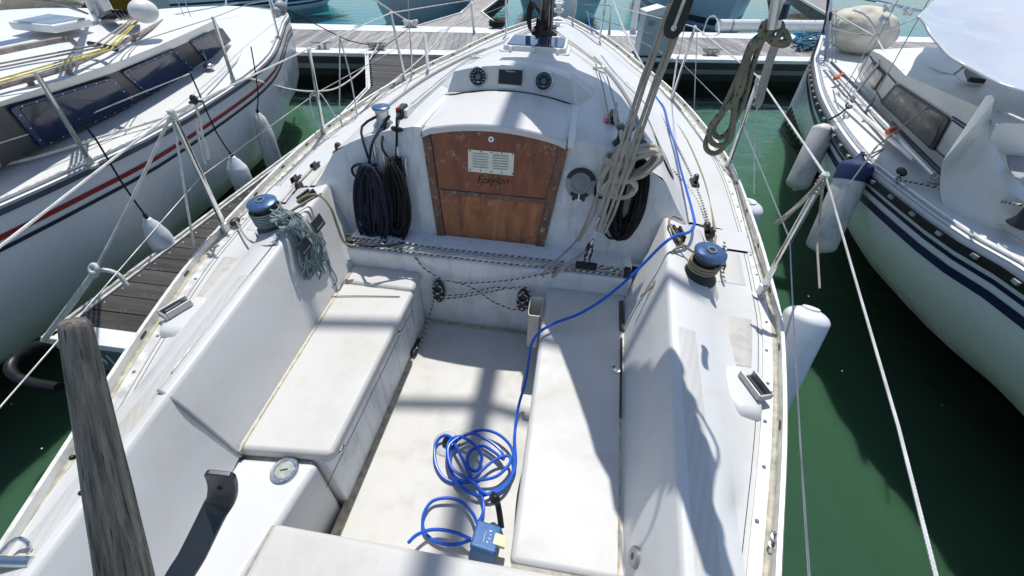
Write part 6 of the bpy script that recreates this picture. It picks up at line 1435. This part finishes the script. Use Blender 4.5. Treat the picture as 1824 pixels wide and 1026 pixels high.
part('coaming_side', NDECK, NS, lambda b: b.grid([[P(1712, 350, z=1.05), P(1775, 400, z=1.03), P(1850, 450, z=1.02)], [P(1752, 250, z=1.38), P(1790, 322, z=1.24), P(1860, 386, z=1.12)]]), solid=.02)
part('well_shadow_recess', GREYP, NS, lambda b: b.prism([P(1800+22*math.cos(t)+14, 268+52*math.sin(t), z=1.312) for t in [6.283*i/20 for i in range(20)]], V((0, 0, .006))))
part('vent_grille', BLACK, NS, lambda b: b.prism([P(1716, 128, z=1.52), P(1758, 138, z=1.52), P(1752, 150, z=1.52), P(1722, 146, z=1.52)], V((0, 0, .03))), bevel=.004)
# poles on the side deck with orange ties
pa, pb_ = P(1470, 112, z=1.14), P(1664, 312, z=1.10)
part('boathook_pole', ALU, NS, lambda b: b.tube([pa, pb_], .016, 8)); part('boathook_pole', BLACK, NS, lambda b: b.tube([pa+V((.05, -.02, .012)), pb_+V((.04, .0, .012))], .014, 8), label='black pole beside the alloy one')
part('boathook_pole', WHITEP, NS, lambda b: b.tube([P(1490, 165, z=1.10), P(1628, 284, z=1.08)], .015, 8), label='white pole on the side deck')
part('pole_tie', plain('orange_tie', (.75, .12, .04), .5), NS, lambda b: [b.tube([P(x-7, y+6, z=1.13), P(x+8, y-2, z=1.15)], .02, 6) for x, y in ((1588, 230), (1494, 134))])
for (a, c), (e, f) in (((1512, 182), (1578, 97)), ((1665, 322), (1757, 186)), ((1470, 118), (1480, 22))):
    b0 = P(a, c, z=1.03); tp = P(e, f, y=b0.y); s_ = part('stanchion', ALU, NS, lambda b: b.tube([b0, tp], .0135, 8)); part('stanchion_cap', BLACK, s_, lambda b: b.tube([b0.lerp(tp, .86), b0.lerp(tp, 1.01)], .0165, 8)); part('stanchion_base', ALU, s_, lambda b: b.lathe([(.035, -.005), (.035, .01), (.02, .014), (.02, .05)], b0, (0, 0, 1), 12))
T1, T2 = P(1578, 97, y=P(1512, 182, z=1.03).y), P(1757, 186, y=P(1665, 322, z=1.03).y)
part('lifeline', R_LIFE, NS, lambda b: b.tube([P(1483, 22, y=6.2), P(1560, 66, y=5.4), T1, P(1700, 135, y=3.9), T2, P(1840, 222, y=2.3)], .007, 6), label='white coated upper lifeline')
part('lifeline', WIRE, NS, lambda b: b.tube([P(1512, 330, z=1.0), P(1560, 262, y=3.2), P(1640, 200, y=3.4), P(1720, 152, y=3.6)], .005, 5), label='wire slanting over the dark window')
part('shroud', WIRE, NS, lambda b: [b.tube(q_, .004, 5) for q_ in ([P(1508, 175, z=1.08), P(1610, -20, y=4.9)], [P(1540, 204, z=1.08), P(1660, -10, y=4.3)], [P(1500, 165, z=1.08), P(1556, 66, y=5.1)])])
part('turnbuckle', BLACK, NS, lambda b: b.tube([P(1540, 204, z=1.08), P(1556, 176, y=4.25)], .012, 6))
part('pulpit', STEEL, NS, lambda b: (b.tube([P(1470, 115, z=1.1), P(1478, 20, y=6.4), P(1492, -8, y=7.0), P(1560, 2, y=7.6), P(1640, 20, y=7.0), P(1824, 60, y=5.8)], .018, 7, smooth=3), b.tube([P(1486, 85, z=1.12), P(1484, 30, y=6.7)], .014, 6)))
for kx_, ky_ in ((1485, 40), (1583, 14), (1618, 20), (1476, 75)): part('pulpit_knot', R_LIFE, NS, lambda b: b.tube([P(kx_+9*math.cos(t*1.3), ky_+8*math.sin(t*2.1), y=6.4) for t in range(9)], .010, 5, smooth=3))
part('pulpit_lashings', WIRE, NS, lambda b: [b.tube([P(1474+i*5, 20, y=6.5), P(1468+i*7, 112, z=1.1)], .006, 5) for i in range(4)])
# furled headsail bag on the foredeck
bc = P(1535, 54, z=1.38)
b = MB(); b.blob(bc, (.40, .34, .25), Matrix.Rotation(.12, 3, 'Y'), 72, 48, lambda d: 1+.05*noise.noise(d*2.3)+.03*noise.noise(d*5)+.05*(.5-abs(noise.noise(V((d.x*7, d.y*2.5, d.z*2.5)))))-.07*max(0, 1-abs(d.x*.3+d.y-.15)*9)-.06*max(0, 1-abs(d.x-.35)*10))
sb_ = tag(b.build('sail_bag', OLDSAIL, None), 'bulging cream sail bundle with green stains on the foredeck of the right-hand yacht', 'sail bag')
RI('bag_cord', WIRE, [[P(1520, 18, z=1.7), P(1545, 30, z=1.72), P(1562, 62, z=1.5)], [P(1482, 50, z=1.5), P(1530, 60, z=1.45), P(1565, 62, z=1.5), P(1595, 48, z=1.5), P(1640, 28, z=1.6)], [P(1560, 62, z=1.5), P(1576, 92, z=1.15)]], .008, 'cord tied round the cream sail bundle', 'cord', 6, 4)
# white sheeted sail over its boom
def tarp(b):
    top = [(1600, -30), (1668, -8), (1740, -50), (1830, -70), (1920, -60)]; g = []
    outer = [(1632, 32), (1650, 52), (1680, 88), (1712, 119), (1770, 146), (1830, 172), (1930, 210)]
    inner = [(1668, -4), (1690, 4), (1725, 12), (1765, 14), (1810, 20), (1870, 26), (1960, 30)]
    top2 = [(1700, -60), (1720, -60), (1750, -60), (1790, -60), (1830, -60), (1890, -60), (1980, -60)]
    for i, (a, c, e) in enumerate(zip(outer, inner, top2)):
        D = 2.62-.10*i; row = []
        for k in range(11):
            t = k/10; q_ = (a[0]+(c[0]-a[0])*min(1, t*1.6), a[1]+(c[1]-a[1])*min(1, t*1.6)) if t < .625 else (c[0]+(e[0]-c[0])*(t-.625)/.375, c[1]+(e[1]-c[1])*(t-.625)/.375)
            row.append(P(q_[0], q_[1], d=D+(1.5-.10*i)*t+.03*math.sin(t*7+i*1.3)+.02*math.sin(i*2.2)))
        g.append(row)
    g = [smooth_path(r, 3) for r in g]; cols = list(zip(*g)); cols = [smooth_path(list(q_), 5) for q_ in cols]; g = [list(q_) for q_ in zip(*cols)]
    for i, r in enumerate(g):
        for j, p in enumerate(r):
            f = .018*noise.noise(p*4.5)+.05*(1-abs(noise.noise(V((p.x*2.2+p.y*1.1, p.z*1.0, 3))))*2.2)**3*.5; r[j] = p+V((0, -.3, 1)).normalized()*f
    b.grid(g)
tp_ = part('boom_sheet', plain('glossy_white_sheet', (.60, .62, .66), .16, 0, .05, 3, .5, 4, .4), NS, tarp, solid=.012, ang=80)
part('sheet_tie', R_GREY, NS, lambda b: b.tube([P(1700, 132, d=2.4), P(1716, 120, d=2.3), P(1740, 118, d=2.4)], .007, 6))
GS_ = 'fenders on the left side of the right-hand yacht'
fa = P(1472, 222, x=2.62); fender('fender', fa, .098, .58, (-.20, -.42, -1), FENDD, 'grimy grey fender hanging at the dark end of the right-hand yacht, nearer its bow', GS_)
fb = P(1530, 286, x=2.44); fender('fender', fb, .100, .68, (-.12, -.42, -1), FENDD, 'grimy fender with navy sleeve at its top, nearer the camera', GS_, cap=plain('navy_sleeve', (.01, .03, .10), .7), capn=.11)
RI('fender_line', R_BLK, [[fa+V((0, 0, .04)), P(1500, 200, x=2.7), P(1512, 188, z=1.1)], [P(1512+5*math.cos(t), 188+5*math.sin(t), z=1.1) for t in range(7)]], .008, 'black line tied over the rail to the grimy bow-side fender', 'rope', 6, 3)
RI('fender_line', R_GREY, [[fb+V((0, 0, .05)), P(1548, 276, z=1.04), P(1562, 262, z=1.08)], [P(1548, 276, z=1.05), P(1575, 265, z=1.12), P(1552, 281, z=1.04)]], .006, 'grey cord from the navy-sleeved fender over the rail', 'rope', 6, 3)
RI('spring_line', R_WB, [[P(1596, 330, z=1.03), P(1606, 322, z=1.05), P(1660, 332, z=1.04), P(1740, 350, z=1.08), P(1812, 364, z=1.2), P(1880, 372, z=1.24)], [P(1595, 322, z=1.03), P(1603, 308, z=1.05), P(1610, 300, z=1.05), P(1606, 312, z=1.04), P(1598, 325, z=1.02)]], .007, 'white line led aft along the near side deck of the right-hand yacht', 'rope', 7, 4)
part('rail_block', BLACK, NS, lambda b: b.blob(P(1606, 306, z=1.06), (.02, .05, .025)))
part('sheet_winch', BLACK, NS, lambda b: b.lathe([(.07, 0), (.05, .04), (.05, .1), (.07, .12), (.07, .13)], P(1822, 402, z=1.10), n=20))
# ------------------------------------------------------------------ yachts and boats beyond the pontoon
def far_boat(name, bow, head, L, B, fb, m, label, stripes=(), cat='boat', flare=.12, rake=.5, cabin=True):
    """complete hull with deck and cabin: bow point at the waterline, heading = the way the bow points"""
    t = thing(name, bow, label, cat); d = V((math.cos(head), math.sin(head), 0)); n_ = V((-d.y, d.x, 0)); bow = V(bow)
    def W(u): k = min(1, u/(L*.45)); return B/2*(1-(1-k)**2.1)*(1 if u < L*.6 else 1-.18*((u-L*.6)/(L*.4))**2)
    rows = []; zs = [(-.25, .45), (0, .82), (fb*.35, .93), (fb*.7, .98), (fb, 1.0)]
    for i in range(26):
        u = L*i/25; r = []
        sheer = 1+.12*(1-u/L)**2
        for z, k in zs: r.append((z*sheer if z > 0 else z, W(u)*k, (rake*z/fb if z > 0 else -.3)*max(0, 1-u/(L*.35))))
        rows.append([bow-d*(u-s)+n_*(-w2)+V((0, 0, z)) for z, w2, s in r[::-1]]+[bow-d*(u-s)+n_*w2+V((0, 0, z)) for z, w2, s in r])
    b = MB(); b.grid(rows); b.poly(rows[-1]); b.build('hull', m, t, ang=50)
    b = MB(); b.grid([[r[0].lerp(r[-1], k/6)+V((0, 0, .05*math.sin(math.pi*k/6)+.002)) for k in range(7)] for r in rows]); b.build('deck', NDECK, t)
    for z0, z1, mm in stripes:
        for sd in (0, 1):
            g = []
            for r in rows:
                h = r[:5] if sd == 0 else r[5:][::-1]
                def at(z):
                    f = z/fb
                    for (a, c) in zip(h, h[1:]):
                        if c.z <= z <= a.z: return a.lerp(c, (a.z-z)/max(1e-6, a.z-c.z))
                    return h[0]
                o = (n_*(-.006) if sd == 0 else n_*.006)
                g.append([at(z1*r[0].z/fb)+o, at(z0*r[0].z/fb)+o])
            b = MB(); b.grid(g); b.build('hull_stripe', mm, t)
    if cabin:
        c = bow-d*L*.5; M = Matrix.Translation((c.x, c.y, fb)) @ Matrix((d, n_, V((0, 0, 1)))).transposed().to_4x4()
        part('cabin', NDECK, t, lambda b: b.grid([[M @ V((x, -w2, 0)), M @ V((x, -w2*.85, z)), M @ V((x, 0, z*1.15)), M @ V((x, w2*.85, z)), M @ V((x, w2, 0))] for x, w2, z in ((L*.22, B*.18, .05), (L*.16, B*.25, .28), (-L*.05, B*.3, .38), (-L*.2, B*.3, .42), (-L*.21, B*.3, .0))]), ang=30)
        part('cabin_window', BLUEG, t, lambda b: [b.prism([M @ V((x, s*(w2*.955), z)) for x, w2, z in ((L*.12, B*.268, .09), (L*.12, B*.25, .2), (-L*.12, B*.285, .26), (-L*.12, B*.298, .1))], n_*s*.01) for s in (-1, 1)])
        mst = c+d*L*.08; part('mast', ALU, t, lambda b: b.tube([V((mst.x, mst.y, fb)), V((mst.x, mst.y, fb+L*1.2))], .06, 10))
    return t
fdir = (q2[2]-q2[1]).normalized(); hd = math.atan2(-fdir.y, -fdir.x)
bw = P(690, 66, z=.02); far_boat('sailing_yacht', (bw.x, bw.y+.45, 0), hd, 9.5, 3.0, 1.25, GREYH, 'yacht with grey blue hull and thin black line, moored left of the far finger', [(.93, .97, BLKST)], 'sailboat')
bw = P(985, 62, z=.02); far_boat('sailing_yacht', (bw.x+.1, bw.y+.6, 0), hd, 9, 3.1, 1.3, GREYH, 'yacht moored bow-in behind our mast with red stripe under its rail', [(1.0, 1.07, REDST)], 'sailboat', rake=.7)
bw = P(1300, 64, z=.02); far_boat('motor_yacht', (bw.x, bw.y+.5, 0), hd, 11, 3.9, 2.6, plain('pale_grey_hull', (.42, .48, .54), .3, 0, .04, 2), 'tall pale grey hull behind the pontoon right of the pedestal', [(.10, .26, BLKST)], 'motorboat', cabin=False, rake=.3)
m0, m1 = P(330, 28, z=.02), P(596, 4, z=.02); far_boat('motorboat', m1, math.atan2((m1-m0).y, (m1-m0).x), 5.6, 2.3, 1.05, HULLW, 'white motorboat with dark blue rubbing strips beyond the striped yacht', [(.14, .19, NAVY), (.25, .31, NAVY), (.37, .42, NAVY)], 'motorboat', rake=1.0)
o0 = P(262, 24, z=.02); far_boat('barge', o0, math.radians(20), 9, 3.0, 1.9, OCHRE, 'ochre-hulled boat at the top left corner', (), 'boat', cabin=False)
# white stern gear beside the pedestal
wp = dk(1127, 56); part_ = MB(); part_.tube([wp, P(1134, 10, y=wp.y), P(1140, -30, y=wp.y)], .075, 10)
tag(part_.build('boat_gear_post', WHITEP, None), 'white post standing behind the pedestal on the far edge of the pontoon', 'post')
vp = dk(1104, 52)
fv = thing('fender', vp, 'cream fender hanging near our bow behind the mast', 'fender')
part('fender_body', FENDW, fv, lambda b: b.blob(P(1010, 14, y=8.6), (.17, .14, .24)))
vb = P(1030, 5, y=8.7)

rd = random.Random(21); b = MB()
for k in range(26):
    x, y = rd.choice([(rd.uniform(1.7, 3.0), rd.uniform(.4, 6.5)), (rd.uniform(-2.9, -2.2), rd.uniform(.2, 1.0)), (rd.uniform(-3.3, -2.4), rd.uniform(6.0, 7.2))]); r = rd.uniform(.002, .0055)
    b.prism([V((x+r*math.cos(t)*(1+rd.random()), y+r*math.sin(t), .002)) for t in (0, 1.2, 2.5, 3.9, 5.1)], V((0, 0, .0015)))
o = b.build('floating_debris', WHITEP, None, smooth=False); tag(o, 'pale flecks of debris floating on the green water', None, None, 'stuff')
